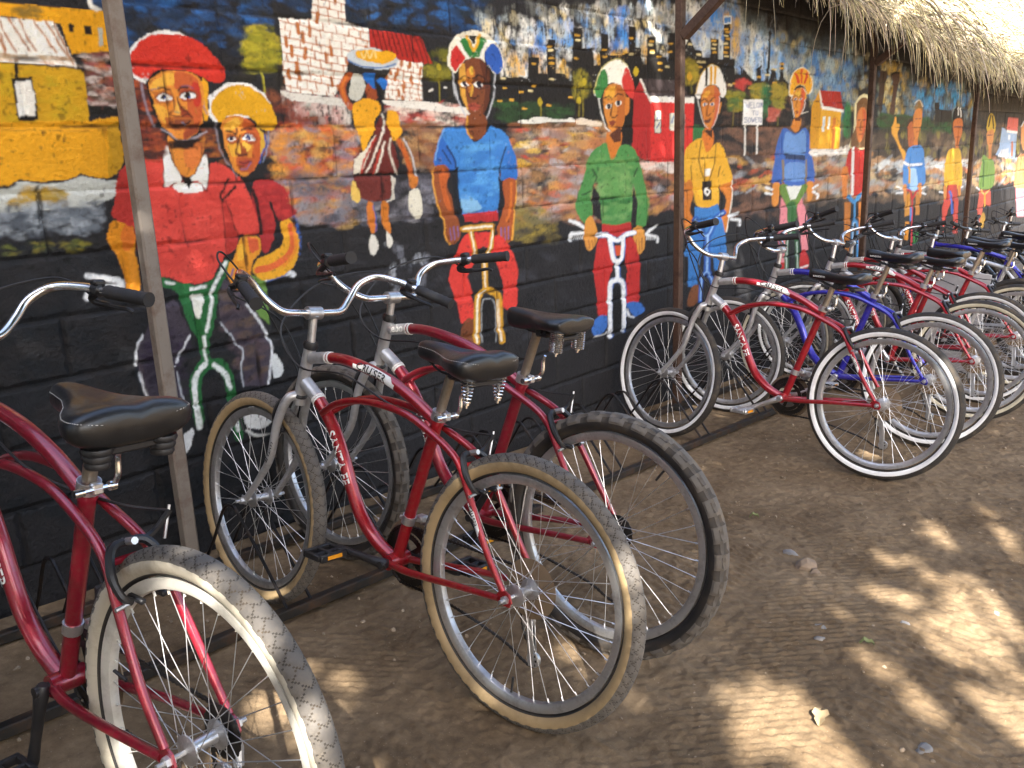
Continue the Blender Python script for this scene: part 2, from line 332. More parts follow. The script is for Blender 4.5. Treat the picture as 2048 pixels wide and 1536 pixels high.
l|d8a63a|115,24|c|5708,1623 5753,1624
l|e8d8a0|113,24|c|5594,1601 5638,1602
l|e8d8a0|113,23|c|5554,1564 5598,1564
l|d8a63a|115,24|c|5668,1567 5714,1567
l|e8d8a0|106,22|c|5087,1590 5126,1590
l|d8a63a|107,22|c|5150,1598 5189,1598
l|d8a63a|110,23|c|5360,1579 5402,1579
d|8a8228 5e5e22 a8982c|262,18|70,0.7|3534,1591 3642,1603 3653,1503 3543,1469
f|b8a428|0,18||3593,1555 3614,1575 3634,1556 3612,1533
f|b8a428|0,17||3556,1469 3573,1489 3590,1466 3572,1446
f|c0a828|0,19||4045,1621 4069,1647 4097,1623 4069,1597
f|b09a28|0,17||3247,1455 3265,1474 3284,1452 3263,1433
l|8a7e26|52,16||3271,1433 3268,1389
l|8a7e26|47,17||3572,1446 3567,1392
l|8a7e26|47,18||3605,1501 3601,1392
d|8a7a28 6a6426 a8942c|264,21|90,2|4581,1694 4701,1710 4715,1615 4605,1558
f|c89a28|0,21||4599,1616 4620,1643 4648,1618 4626,1591
l|6a6426|64,21||4632,1591 4650,1527
d|8a8a34 5a7a3c a89a30 4a6434|266,22|110,2|5072,1539 5330,1546 5231,1438 5102,1448
l|7a6a34|70,22||5165,1455 5152,1332
d|8a8234 a89434 5a6a34|275,23|90,2|5435,1596 5545,1612 5551,1527 5440,1519
d|8a8234 a89434|286,24|70,2|5717,1612 5882,1623 5890,1536 5724,1532
d|9a9034 7a7a34|251,24|40,2|5726,1513 5922,1517 5805,1452
l|7a7434|63,24||5789,1471 5800,1344
d|b83a34 c8504a|266,23|26,2|5195,1617 5325,1622 5302,1568 5223,1572
d|b85a4a c88a80 a84a3c|286,24|30,2|5613,1455 5790,1458 5706,1388
d|2f6a44 3a7a48|269,24|60,0.5|5546,1588 5690,1592 5646,1407 5574,1406
d|2f6a3a 3a7a44|243,21|40,2|4654,1344 4768,1349 4759,1277 4656,1278
f|dcdcd4|0,17||3103,1362 3127,1375 3174,1374 3222,1385 3283,1389 3345,1381 3447,1379 3513,1383 3526,1364 3421,1367 3319,1363 3197,1355
f|e2d4c0|0,18||3539,1364 3581,1388 3649,1376 3748,1365 3748,1345 3607,1352
b|aa2a2a|0,19||4029,1488 4116,1587 4218,1466 4218,1158 4115,1179 4026,1221
b|d23430|0,20||4214,1472 4681,1475 4659,1146 4215,1158
b|4a3f40|0,20||4124,1587 4458,1593 4667,1501 4218,1490
b|ecebe4|0,20||4181,1500 4681,1507 4678,1473 4214,1472
l|e6e4dc|110,19||4116,1584 4214,1475
l|3a3234|34,19||4149,1582 4214,1501
l|3a3234|34,20||4214,1584 4281,1502
l|3a3234|35,20||4281,1587 4350,1504
l|3a3234|35,20||4349,1589 4420,1506
l|3a3234|35,20||4419,1592 4491,1508
b|2a2a30|0,19||4255,1424 4326,1425 4327,1309 4255,1309
b|dcdccc|0,19||4261,1424 4319,1425 4320,1312 4262,1313
b|2a2a30|0,20||4409,1417 4475,1418 4467,1321 4410,1321
b|dcdccc|0,20||4416,1417 4467,1417 4467,1321 4417,1321
b|9a8a84|0,20||4540,1413 4577,1413 4579,1327 4542,1327
l|3a6ab0|53,19||4279,1385 4302,1407
l|3a6ab0|53,19||4282,1336 4308,1367
l|3a6ab0|63,20||4432,1363 4453,1399
l|2a2a30|44,19||4262,1378 4320,1379
l|e8ecf0|169,10||1108,915 1148,905 1217,883
l|e8ecf0|149,10||1097,849 1105,870 1129,877 1215,872
l|e8ecf0|60,10||1159,878 1153,859
l|e8ecf0|60,10||1177,876 1171,856
l|e8ecf0|60,10||1195,873 1188,854
l|e8ecf0|61,10||1211,871 1205,851
b|463f4a|0,10||1285,763 1371,810 1409,688 1353,608 1341,588 1359,448 1244,492 1225,585 1214,620 1228,676 1256,714
b|4a434e|0,11||1550,852 1585,830 1638,789 1678,688 1704,606 1692,516 1670,453 1583,470 1587,598 1524,702 1518,754
d|3a3440 5a4a50 332e3a 6a5848|266,11|80,2|1544,802 1677,677 1678,470 1579,492 1542,699
d|3a3044 2c2634|247,10|60,2|1229,611 1296,761 1388,691 1347,485
l|dfe3e8|88,11||1627,752 1671,684 1701,606 1705,563 1676,458
l|ccd2da|46,11||1518,706 1577,617 1593,593 1579,540 1578,471
l|d8dce2|71,10||1404,680 1346,603
l|e0e4ea|73,10||1247,710 1221,667 1216,619
l|e0e4ea|75,10||1221,592 1235,504
l|c8ced6|33,10||1345,571 1354,454
l|e0e4ea|54,10||1321,589 1341,589
b|6c9248|0,11||1659,850 1716,825 1711,665 1667,708 1651,787
f|dde2e2|0,11||1710,562 1745,515 1738,479 1700,478
f|e2e4e2|0,11||1566,392 1619,385 1672,358 1674,315 1622,302 1571,328
l|dfe1df|103,11||1570,311 1605,282 1668,272
f|dde0e2|0,10||1328,351 1373,369 1360,319 1325,284 1310,309
l|e8ecf0|234,12||1721,831 1787,840 1831,831
l|2a2a2e|61,12||1763,830 1817,828
f|2a6a3a|0,11||1326,888 1368,869 1412,853 1457,841 1507,852 1549,891 1562,912 1590,905 1572,872 1533,815 1514,761 1493,696 1475,659 1469,620 1472,592 1519,576 1544,517 1549,456 1557,363 1553,287 1519,292 1517,373 1510,465 1505,519 1478,553 1447,549 1426,513 1419,439 1420,397 1395,360 1381,390 1381,477 1385,534 1413,579 1434,598 1436,655 1422,683 1405,722 1391,790 1374,836 1326,853
f|e4e6e0|0,11||1428,813 1472,807 1463,768 1448,733 1436,745 1431,784
l|1c2420|38,11||1428,818 1430,773 1436,736
l|e6ebe8|121,11||1570,905 1532,854 1501,808
l|e6ebe8|111,11||1499,797 1486,742 1466,686
l|e6ebe8|100,11||1457,671 1452,620
l|e6ebe8|180,11||1447,575 1407,540 1397,473 1396,368
l|e6ebe8|160,11||1480,568 1514,529 1529,476
l|e6ebe8|153,11||1531,385 1538,322
l|e6ebe8|98,11||1431,831 1486,835
l|e6ebe8|79,11||1350,864 1375,857
l|e6ebe8|90,11||1452,609 1453,586
f|e0901e|0,10||1210,1070 1233,1065 1267,1047 1270,1016 1265,967 1265,917 1262,847 1223,847 1222,889 1213,940 1197,987 1184,1014 1190,1039
f|e2792a|0,10||1237,1048 1267,1044 1267,1000 1242,973 1228,994
l|e8962a|196,10|c|1251,965 1251,919 1245,859
f|d94a40|0,11||1247,1198 1271,1229 1300,1244 1335,1248 1363,1253 1394,1250 1392,1205 1388,1160 1398,1156 1420,1158 1447,1140 1480,1135 1522,1141 1542,1173 1557,1223 1585,1231 1626,1207 1662,1178 1680,1149 1694,1102 1706,1057 1716,1002 1704,987 1679,986 1637,990 1620,977 1616,949 1577,928 1558,914 1534,889 1514,858 1473,846 1431,848 1392,863 1365,880 1330,885 1294,885 1283,949 1276,1016 1270,1045 1267,1048 1232,1064 1209,1085 1226,1129
f|b8362f|0,10||1247,1198 1275,1226 1277,1178 1271,1114 1268,1048 1232,1064 1209,1085 1226,1129
b|b5362f|0,11||1584,1108 1597,1100 1613,1057 1623,999 1633,987 1616,949 1580,931
d|c33c34 d2463c e2574c ca4138|274,11|150,2|1305,1234 1579,1216 1699,1014 1578,1003 1516,870 1324,897
l|a83028|67,11|r|1429,1131 1420,1071 1420,1003
l|b0352c|75,11|r|1307,993 1425,988 1576,989
l|b5382f|47,11|r|1327,1175 1500,1144 1617,1173
l|aa3028|41,11|r|1333,958 1436,960 1575,953
l|2e1c1a|69,11||1618,1176 1597,1146 1581,1121 1589,1104
l|301e1c|84,11||1639,1151 1606,1124 1586,1108
l|2e1c1a|39,11||1598,1103 1611,1064 1618,1021 1634,986
l|401f1c|25,11||1583,1104 1583,1038 1578,960 1576,927
f|a82f30|0,12||1709,1151 1736,1168 1787,1162 1824,1142 1844,1111 1849,1081 1869,1061 1869,1042 1842,1032 1814,1019 1793,1032 1768,971 1752,943 1726,919 1712,947 1716,1002 1706,1057 1695,1109
d|b83434 962a2c c43c3a|219,12|70,2|1717,1151 1819,1135 1835,1048 1720,976
l|2a1f20|129,12||1681,1177 1705,1123 1718,1057 1722,988
l|2a2022|96,12||1766,1090 1782,1045 1791,1007 1781,970 1760,948
b|26242a|0,12||1779,1030 1804,1009 1800,950 1753,924 1782,978
l|3a62b0|98,12|r|1861,1035 1874,981 1870,924 1853,879 1819,846 1726,821
f|e8a82c|0,12||1799,1014 1833,1027 1850,1017 1865,986 1869,939 1858,894 1831,854 1781,833 1727,824 1693,832 1670,858 1674,884 1702,907 1747,917 1781,929 1801,949 1805,983
l|e0663a|232,12||1844,1003 1847,957 1832,912 1788,882 1732,868 1688,863
l|e8902e|114,12||1856,994 1857,944 1842,903 1795,866
f|e2962e|0,11||1635,976 1662,988 1695,982 1710,962 1706,925 1676,901 1664,870 1656,838 1644,809 1617,805 1593,812 1578,832 1569,870 1580,898 1607,921 1620,952
b|d8603a|0,12||1665,979 1698,971 1703,937 1671,921 1661,952
f|eeb23a|0,11||1638,961 1652,945 1648,916 1614,905 1617,931
l|5058a0|47,11||1595,880 1583,857
l|5058a0|47,11||1608,857 1593,829
l|5058a0|47,11||1623,842 1610,817
l|5058a0|48,11||1638,836 1632,811
f|dd8c36|0,11||1425,1316 1425,1264 1434,1227 1448,1200 1472,1186 1496,1198 1520,1228 1537,1265 1543,1315
f|d87a3a|0,11||1475,1282 1540,1291 1520,1235 1487,1209 1468,1236
f|2c1d18|0,11||1417,1329 1448,1296 1483,1286 1529,1298 1548,1322 1527,1338 1453,1335
b|f0f0ea|0,11||1407,1284 1416,1283 1423,1254 1433,1223 1453,1186 1445,1173 1422,1171 1399,1158 1390,1163 1391,1205 1399,1254
b|eef0ea|0,11||1548,1255 1549,1217 1543,1173 1531,1142 1524,1160 1505,1178 1485,1173 1483,1185 1505,1205 1524,1235 1538,1254
b|1f1a18|0,11||1452,1187 1484,1187 1486,1172 1472,1150 1459,1170
f|f0f0ea|0,11||1419,1158 1445,1174 1462,1166 1473,1150 1484,1165 1504,1172 1518,1160 1521,1143 1480,1134 1447,1139
l|2a2420|26,11||1404,1283 1392,1205 1390,1163
l|2a2420|27,11||1556,1254 1549,1200 1534,1142
l|2a2420|26,11||1427,1299 1434,1227 1453,1186
l|2a2420|27,11||1536,1281 1519,1228 1484,1186
d|6a2c26 8a3a28 4a2a26 b0542c 3a2a26|173,11|150,2|1335,1476 1385,1461 1381,1352 1409,1282 1384,1247 1328,1248
d|8a4a2c 6a3428 b8702c|153,11|40,2|1543,1335 1591,1328 1612,1222 1558,1243 1533,1286
l|8d8492|63,11||1361,1467 1361,1426 1370,1381 1384,1345
l|a8a4b0|54,11||1407,1335 1440,1313 1471,1302 1505,1306 1530,1315 1560,1328
b|221d1a|0,11||1374,1472 1402,1496 1400,1439 1403,1370 1425,1326 1411,1341 1388,1381 1376,1427
f|efeeea|0,11||1333,1554 1354,1580 1381,1598 1414,1616 1460,1628 1498,1625 1524,1617 1534,1606 1497,1575 1403,1541 1386,1470 1362,1471 1339,1484 1332,1504
f|cf3424|0,11||1335,1543 1352,1566 1373,1588 1413,1607 1458,1616 1503,1618 1542,1612 1577,1597 1604,1575 1629,1550 1648,1530 1652,1512 1646,1494 1630,1481 1608,1478 1578,1488 1546,1501 1508,1513 1472,1515 1430,1511 1403,1501 1388,1483 1369,1483 1343,1493 1333,1509
d|bf2f22 d83c2a c53024|173,11|70,2|1350,1557 1457,1609 1550,1601 1637,1505 1522,1518 1425,1519 1348,1505
f|241c18|0,11||1403,1500 1430,1512 1472,1515 1508,1513 1546,1501 1578,1488 1585,1472 1550,1483 1520,1506 1471,1511 1429,1502 1405,1490 1386,1472 1380,1450 1373,1466 1385,1480
f|e6a522|0,11||1561,1491 1577,1479 1580,1455 1571,1413 1571,1377 1554,1361 1556,1401 1560,1437
l|6a6ab0|27,11||1559,1425 1559,1401 1566,1383
f|dd8c36|0,11||1386,1472 1405,1491 1435,1503 1472,1511 1507,1510 1539,1501 1555,1487 1562,1461 1561,1431 1556,1395 1547,1359 1533,1334 1513,1316 1488,1304 1464,1303 1443,1312 1423,1331 1406,1352 1397,1375 1391,1398 1389,1426 1383,1449
f|c8602f|0,11||1474,1504 1513,1505 1545,1489 1554,1455 1553,1401 1535,1347 1499,1313 1475,1309 1501,1370 1497,1406 1514,1442 1467,1458
f|e8ad42|0,11||1390,1468 1434,1496 1467,1503 1466,1472 1435,1463 1396,1449
f|e6a83c|0,11||1389,1407 1414,1405 1436,1382 1433,1355 1414,1358 1400,1375
f|c23a28|0,11||1529,1478 1551,1466 1552,1425 1532,1401 1523,1430
f|e0a03c|0,11||1459,1405 1478,1400 1479,1382 1459,1379
f|b8682c|0,11||1398,1444 1421,1448 1452,1444 1460,1429 1441,1414 1415,1410 1397,1416
f|a8482a|0,11||1480,1448 1509,1455 1539,1448 1540,1431 1518,1421 1488,1419
f|9a4226|0,11||1469,1429 1481,1406 1503,1385 1514,1371 1497,1367 1478,1375 1472,1391
f|b4632c|0,11||1422,1370 1454,1370 1510,1367 1514,1347 1482,1333 1443,1335 1422,1349
f|a04a2a|0,11||1496,1341 1532,1356 1533,1335 1506,1314 1478,1306
f|eab450|0,11||1468,1420 1474,1406 1475,1385 1465,1388 1463,1405
l|3a2018|69,11|c|1412,1456 1429,1460 1447,1454
l|5a5a80|26,11||1392,1449 1413,1459
l|3a2018|65,11|c|1479,1451 1489,1462 1510,1462
l|6a5a80|24,11||1491,1465 1514,1467 1529,1460
f|f2f2ee|0,11||1399,1427 1417,1440 1439,1440 1456,1430 1439,1420 1414,1418
f|221c1c|0,11||1415,1430 1426,1440 1435,1436 1433,1425 1421,1421
f|2c4494|0,11||1428,1429 1433,1431 1432,1425 1428,1424
l|2a1c18|29,11||1395,1427 1413,1440 1439,1443 1457,1431
f|f2f2ee|0,11||1482,1435 1498,1446 1519,1447 1535,1438 1523,1430 1492,1426
f|221c1c|0,11||1495,1438 1507,1448 1516,1444 1513,1431 1501,1430
f|2c4494|0,11||1510,1437 1514,1439 1514,1432 1509,1431
l|2a1c18|30,11||1478,1434 1497,1447 1522,1448 1534,1440
l|7a3a24|41,11|c|1448,1457 1455,1440 1457,1420
l|5a2c20|47,11||1458,1420 1455,1399 1443,1385 1451,1373 1473,1372
l|58281c|53,11||1470,1432 1477,1403 1503,1384 1512,1370
l|44201a|42,11||1478,1373 1494,1381 1507,1378
l|8a9070|41,11|c|1454,1389 1470,1386
f|8a4a2e|0,11||1429,1355 1453,1361 1503,1363 1500,1353 1474,1344 1447,1342
l|2a1a16|41,11||1432,1352 1448,1348 1465,1344 1484,1348 1502,1358
l|5a8ab0|33,11||1477,1355 1489,1347
l|2a1a16|30,11||1443,1341 1463,1338
d|2c1d18 241a16|150,11|30,2|1425,1301 1473,1296 1529,1304 1526,1289 1474,1278 1429,1284
f|f0efec|0,12||1577,1437 1578,1401 1572,1392 1574,1371 1592,1357 1613,1357 1640,1372 1751,1372 1805,1405 1794,1443 1763,1467 1728,1481 1691,1483 1654,1478 1620,1463 1593,1444
f|e2a81c|0,12||1585,1407 1602,1435 1634,1459 1682,1473 1726,1472 1769,1453 1797,1430 1817,1399 1827,1373 1824,1347 1807,1330 1773,1334 1755,1343 1735,1365 1699,1381 1659,1379 1633,1371 1613,1357 1599,1360 1585,1383
l|8a8690|44,12||1594,1350 1593,1316 1598,1273 1614,1235 1638,1207 1651,1183
l|8c9ab8|42,12||1793,1328 1782,1279 1757,1228
b|24201e|0,12||1602,1353 1618,1353 1617,1285 1631,1228 1604,1269 1597,1316
f|e0b040|0,12||1746,1337 1769,1325 1776,1292 1764,1260 1745,1252
l|3c5cb0|45,12||1778,1315 1777,1279 1759,1257 1743,1225
f|dd8c36|0,12||1617,1359 1640,1371 1670,1377 1706,1371 1733,1353 1747,1334 1755,1309 1755,1276 1747,1244 1731,1216 1704,1191 1677,1182 1653,1196 1634,1222 1624,1253 1617,1285 1617,1316 1614,1341
f|c8602f|0,12||1706,1370 1740,1346 1755,1309 1747,1244 1726,1212 1697,1188 1710,1229 1723,1277 1707,1325 1691,1347
f|e8b040|0,12||1627,1353 1676,1369 1684,1347 1660,1334 1627,1331
f|e6ac3c|0,12||1628,1285 1665,1290 1685,1271 1652,1247 1635,1253
f|e8b848|0,12||1687,1290 1718,1293 1707,1264 1685,1271
f|b06030|0,12||1625,1313 1647,1320 1668,1312 1665,1290 1635,1286
f|a8502c|0,12||1685,1315 1714,1325 1743,1312 1740,1290 1702,1287
f|a05028|0,12||1668,1309 1680,1293 1699,1265 1701,1249 1674,1246 1661,1256
f|eab848|0,12||1673,1290 1679,1268 1672,1256 1664,1265
f|b85a30|0,12||1659,1243 1711,1239 1714,1206 1675,1195 1655,1215
l|3a2420|56,12||1630,1331 1652,1328 1662,1318
l|3a2420|54,12||1685,1332 1709,1337 1728,1334
f|f0f0ee|0,12||1628,1303 1646,1313 1664,1306 1656,1296 1637,1295
f|22244a|0,12||1640,1309 1652,1311 1653,1299 1641,1299
f|f0f0ee|0,12||1688,1305 1710,1319 1728,1314 1738,1299 1711,1296
f|24346a|0,12||1702,1312 1715,1316 1719,1301 1704,1299
l|2a1c18|28,12||1627,1302 1646,1313 1666,1308
l|2a1c18|29,12||1687,1306 1710,1320 1738,1301
l|3a2420|50,12|c|1672,1337 1665,1316
l|4a2820|54,12||1680,1315 1663,1275 1657,1258 1675,1250 1699,1256
f|b0483c|0,12||1662,1230 1687,1234 1711,1230 1693,1213 1674,1215
l|3a2020|32,12||1663,1229 1686,1225 1710,1229
l|4a6ab0|26,12||1709,1226 1692,1207 1669,1205
f|e8e4d0|0,15||2675,1612 2691,1666 2742,1705 2805,1727 2856,1732 2930,1723 2981,1691 3023,1631 3008,1579 2960,1564 2929,1591 2879,1615 2828,1622 2777,1610 2736,1569 2713,1557 2678,1579
b|c8302c|0,15||2696,1639 2734,1668 2783,1619 2741,1582 2719,1561 2692,1587
b|2f7a3a|0,15||2751,1684 2808,1709 2835,1659 2869,1712 2924,1701 2883,1640 2877,1627 2801,1622
l|e0a82c|112,15||2800,1707 2834,1654 2877,1714
b|241f1c|0,15||2812,1709 2865,1713 2836,1674
f|2f5cb4|0,16||2942,1686 2990,1672 3017,1617 2997,1573 2960,1568 2912,1610 2903,1638
l|f0efe8|98,15||2740,1679 2797,1622
l|f0efe8|114,16||2937,1696 2892,1657 2879,1623
b|201c1a|0,16||2900,1628 2944,1566 2929,1428 2884,1386 2903,1510
f|7a4428|0,15||2744,1570 2776,1605 2828,1623 2879,1619 2921,1585 2930,1538 2920,1483 2899,1427 2865,1391 2831,1380 2800,1390 2772,1424 2746,1478 2735,1530
f|d8a040|0,15||2744,1570 2772,1599 2779,1532 2771,1479 2786,1415 2761,1437 2741,1491
f|c87a30|0,15||2781,1559 2815,1587 2834,1561 2809,1506 2792,1479
f|e0b440|0,15||2804,1580 2825,1585 2825,1554 2805,1556
f|5e3220|0,15||2868,1616 2921,1585 2930,1538 2915,1455 2874,1399 2892,1509
f|eceae2|0,15||2747,1513 2775,1526 2796,1513 2769,1501
f|eceae2|0,15||2828,1516 2857,1529 2886,1516 2856,1501
f|2a2030|0,15||2760,1521 2782,1524 2785,1506 2763,1505
f|2a2030|0,15||2847,1525 2872,1527 2875,1506 2850,1505
l|261814|53,15||2743,1532 2772,1548 2803,1538
l|261814|61,15||2817,1536 2859,1555 2900,1537
l|3a2a28|34,15||2739,1504 2773,1497 2801,1510 2826,1510 2860,1498 2913,1510
l|d8a43c|81,15||2818,1510 2802,1469
l|3a2016|54,15||2792,1479 2798,1463 2826,1458 2846,1470
f|a04a38|0,15||2781,1433 2815,1443 2847,1437 2859,1425 2822,1404 2792,1417
l|3a1c18|34,15||2785,1425 2819,1426 2855,1425
l|c2c6cc|61,15||2703,1557 2715,1477 2749,1411 2796,1361 2860,1355 2908,1396 2950,1483 2962,1566
f|7c4426|0,15||2765,1356 2780,1391 2884,1392 2895,1337 2880,1308 2834,1287 2793,1295 2773,1323
l|dba03c|89,15||2774,1385 2773,1323 2799,1297
f|3f82cc|0,15||2637,1337 2706,1344 2761,1345 2776,1308 2824,1280 2891,1315 2924,1345 2988,1330 3031,1301 3053,1258 3084,1191 3087,1117 2986,1113 2980,1165 2961,1130 2961,1042 2945,975 2834,983 2719,984 2704,1057 2706,1147 2703,1181 2662,1161 2565,1191 2582,1252 2610,1304
f|2f66ba|0,14||2565,1191 2580,1252 2613,1303 2646,1270 2697,1205 2662,1161
f|2f6ec0|0,16||2986,1113 2978,1172 3017,1258 3053,1258 3084,1191 3087,1117
f|84b8e0|0,15||2714,1063 2776,1053 2836,1013 2829,991 2729,990
d|4a90d8 3a78c4 5aa0de|324,15|90,2|2720,1263 2985,1273 2959,1042 2714,1056
l|20304a|61,15||2643,1264 2684,1216 2692,1168
l|20304a|61,15||2618,1251 2664,1193
l|20304a|65,15||3019,1258 2982,1201 2965,1144
l|7aa8dc|53,14||2639,1336 2599,1284 2571,1212
b|22252c|0,15||2662,1159 2703,1174 2706,1056 2720,978 2691,952 2673,1044
b|22252c|0,15||2961,1130 2981,1111 3019,1098 2965,961 2945,970 2961,1042
l|e0a040|96,14||2568,1180 2552,1122 2573,1032 2600,964 2603,896 2629,864
l|e0a040|92,16||3078,1105 3072,1034 3054,969 3031,844
f|94502c|0,14||2571,1185 2621,1191 2655,1164 2633,1107 2655,1057 2668,995 2690,944 2695,894 2666,865 2629,866 2603,902 2604,963 2575,1032 2558,1110 2559,1157
f|c0602c|0,14||2594,1180 2644,1154 2626,1095 2654,1009 2623,1011 2596,1096
f|a8562c|0,15||2994,1112 3075,1111 3070,1034 3051,969 3037,904 3023,845 2995,834 2949,865 2929,899 2964,955 2998,1012 2989,1064
l|cf7030|117,15|c|3047,1100 3035,996 3001,933
l|7a6ab0|43,14||2634,930 2637,881
l|7a6ab0|43,14||2656,935 2658,879
l|7a6ab0|43,14||2679,933 2680,889
l|7a6ab0|46,15||2959,903 2961,857
l|7a6ab0|46,15||2984,901 2986,845
l|7a6ab0|46,15||3009,906 3008,850
b|b02e30|0,15||2719,986 2829,981 2945,986 2943,936 2725,947
f|d84038|0,14||2711,887 2764,887 2782,784 2725,716 2748,643 2750,527 2698,513 2667,518 2651,602 2612,698 2616,740 2660,813
f|d84038|0,15||2914,869 2963,864 3020,803 3062,708 3053,629 3038,528 2943,547 2959,642 2923,736 2892,789
b|cc3a34|0,15||2781,898 2883,894 2898,816 2862,822 2831,833 2799,826 2783,827
f|76442a|0,14||2684,516 2746,516 2747,415 2660,426
l|a83028|55,15|r|2934,801 3018,798
l|a83028|54,14|r|2651,597 2750,588
b|232224|0,15||2798,597 2839,608 2879,597 2904,565 2899,389 2785,409
l|a8acb0|45,15||2795,408 2809,579 2847,596 2883,582 2896,538 2891,390
l|d09a2a|264,15||2713,919 2901,917
l|d09a2a|212,15||2758,903 2779,817 2800,782
l|d09a2a|216,15||2900,897 2878,818 2863,781
l|d09a2a|244,15||2837,784 2836,647
l|f0eee0|79,15||2713,919 2901,917
l|f0eee0|64,15||2758,903 2779,817 2800,782
l|f0eee0|65,15||2900,897 2878,818 2863,781
l|f0eee0|73,15||2837,784 2836,647
l|d09a2a|278,15||2763,411 2777,578 2793,617 2835,637 2881,625 2919,591 2922,477 2934,385
l|f0eee0|82,14||2763,411 2776,578 2792,615 2833,636
l|f0eee0|74,15||2916,580 2918,477 2929,389
b|221f1d|0,19||3929,1510 4052,1480 4035,1260 3925,1261
f|efece0|0,18||3698,1502 3716,1567 3769,1625 3856,1667 3931,1671 3994,1643 4048,1563 4055,1504 4024,1486 3959,1526 3899,1556 3825,1554 3781,1520 3751,1480 3720,1487
f|3f8244|0,18||3700,1502 3719,1567 3786,1622 3819,1555 3775,1512 3751,1481
f|c83a34|0,19||3936,1574 3985,1640 4048,1563 4055,1504 4024,1486 3962,1526
l|c8c07a|48,18||3698,1502 3716,1567 3769,1626 3856,1669 3931,1672 3994,1645
f|c88238|0,18||3780,1504 3825,1546 3899,1556 3962,1526 3985,1477 3976,1412 3945,1343 3880,1302 3835,1318 3799,1376 3776,1442
f|b0642c|0,18||3899,1550 3962,1523 3980,1445 3945,1353 3880,1310 3900,1436
f|dca23c|0,18||3795,1506 3839,1540 3876,1541 3868,1492 3809,1483
f|eceae2|0,18||3791,1442 3823,1460 3855,1447 3823,1429
f|eceae2|0,18||3880,1462 3913,1478 3940,1465 3909,1446
f|2a2430|0,18||3808,1454 3835,1457 3837,1435 3811,1434
f|2a2430|0,18||3898,1473 3922,1475 3925,1453 3900,1452
l|3a2418|56,18||3787,1482 3824,1493 3850,1480
l|3a2418|57,18||3876,1492 3913,1506 3959,1499
l|4a2a1c|66,18||3856,1459 3840,1402 3869,1390 3900,1403
f|84402c|0,18||3824,1371 3874,1376 3884,1363 3851,1346
l|e0e0da|57,18||3737,1479 3761,1401 3803,1332 3872,1305
f|c87a34|0,19||3974,1477 4008,1489 4008,1429 3976,1402
f|c4742e|0,18||3798,1310 3926,1320 3931,1261 3897,1228 3862,1160 3840,1164 3811,1229
b|5a3222|0,18||3820,1304 3926,1345 3928,1269 3864,1262
f|4c8a4a|0,18||3782,1263 3807,1238 3847,1158 3913,1244 4019,1243 4086,1190 4134,1092 4184,982 4195,927 4167,818 4080,812 4061,873 4081,944 4036,1052 4018,848 3888,841 3751,852 3739,982 3698,1084 3653,1003 3665,911 3592,873 3522,944 3540,1001 3599,1112 3659,1216
f|6a9a58|0,18||3729,1149 3924,1177 4002,1132 4000,984 3754,989
d|5c9450 447f44 76a060|377,18|90,2|3672,1191 4082,1181 4031,849 3737,872
d|2f6a36 3a7a3e|258,18|30,3|3681,1002 4048,972 4048,937 3680,960
b|28262a|0,17||3674,1060 3728,999 3743,871 3673,908 3658,986
b|28262a|0,18||4046,1034 4084,943 4064,828 4021,845 4032,964
l|2a4a2c|74,17||3671,1134 3706,1100 3691,1076
l|2a4a2c|79,19||4082,1129 4049,1086
l|2a4a2c|74,17|c|3582,1015 3653,1028
l|e6eaee|169,17||3474,896 3534,877 3589,851
l|e6eaee|157,17||3476,800 3482,830 3594,825
l|e6eaee|48,17||3492,829 3487,805
l|e6eaee|48,17||3510,827 3505,803
l|e6eaee|48,17||3528,826 3523,802
l|e6eaee|49,17||3546,824 3541,800
l|e6eaee|49,17||3565,822 3560,798
l|e6eaee|49,17||3583,821 3578,797
l|e6eaee|162,19||4161,773 4268,805
l|e6eaee|150,19||4161,767 4275,743 4282,715
l|e6eaee|47,19||4173,762 4173,739
l|e6eaee|47,19||4194,760 4194,737
l|e6eaee|48,19||4214,759 4214,735
l|e6eaee|48,19||4234,757 4234,733
l|e6eaee|48,19||4254,755 4254,731
f|d29040|0,17||3599,874 3650,905 3695,841 3700,781 3645,733 3602,746 3587,808
f|d49444|0,18||4047,812 4140,804 4150,702 4113,667 4063,681 4037,740
l|7a4a2c|34,17||3625,788 3631,745
l|7a4a2c|34,17||3654,785 3657,742
l|7a4a2c|34,17||3679,800 3678,757
l|7a4a2c|36,18||4063,747 4069,687
l|7a4a2c|37,18||4091,744 4096,680
l|7a4a2c|37,18||4120,751 4123,686
b|b43230|0,18||3744,858 3888,841 4015,848 4028,803 3887,777 3750,812
f|b8302e|0,17||3709,778 3785,771 3828,671 3841,617 3804,570 3790,467 3777,375 3699,381 3690,481 3661,613 3674,687
f|b8302e|0,18||3968,754 4041,754 4101,628 4095,533 4088,402 3964,413 3965,563 3980,581 3954,644
b|c8502c|0,18||3841,734 3921,729 3908,682 3857,681
l|3a68b4|283,18||3716,803 3792,796 3875,760 3968,784 4045,787
l|3a68b4|256,18||3814,781 3846,669 3873,650
l|3a68b4|245,18||3942,757 3927,667 3887,645
l|3a68b4|245,18||3886,651 3887,559
l|3a68b4|294,17||3812,253 3817,516 3849,550 3909,542 3944,485 3941,265
l|e8ecf0|231,18||3709,803 3786,797 3875,760 3968,784 4045,787
l|e8ecf0|209,18||3808,782 3839,670 3873,650
l|e8ecf0|200,18||3935,757 3920,667 3887,645
l|e8ecf0|201,18||3879,652 3880,560
l|e8ecf0|240,17||3805,254 3810,516 3849,550 3909,542 3937,486 3934,266
b|1f1e20|0,17||3831,501 3871,528 3911,490 3912,314 3826,254
f|3f70be|0,17||3677,372 3771,372 3772,310 3730,283 3663,281 3635,321
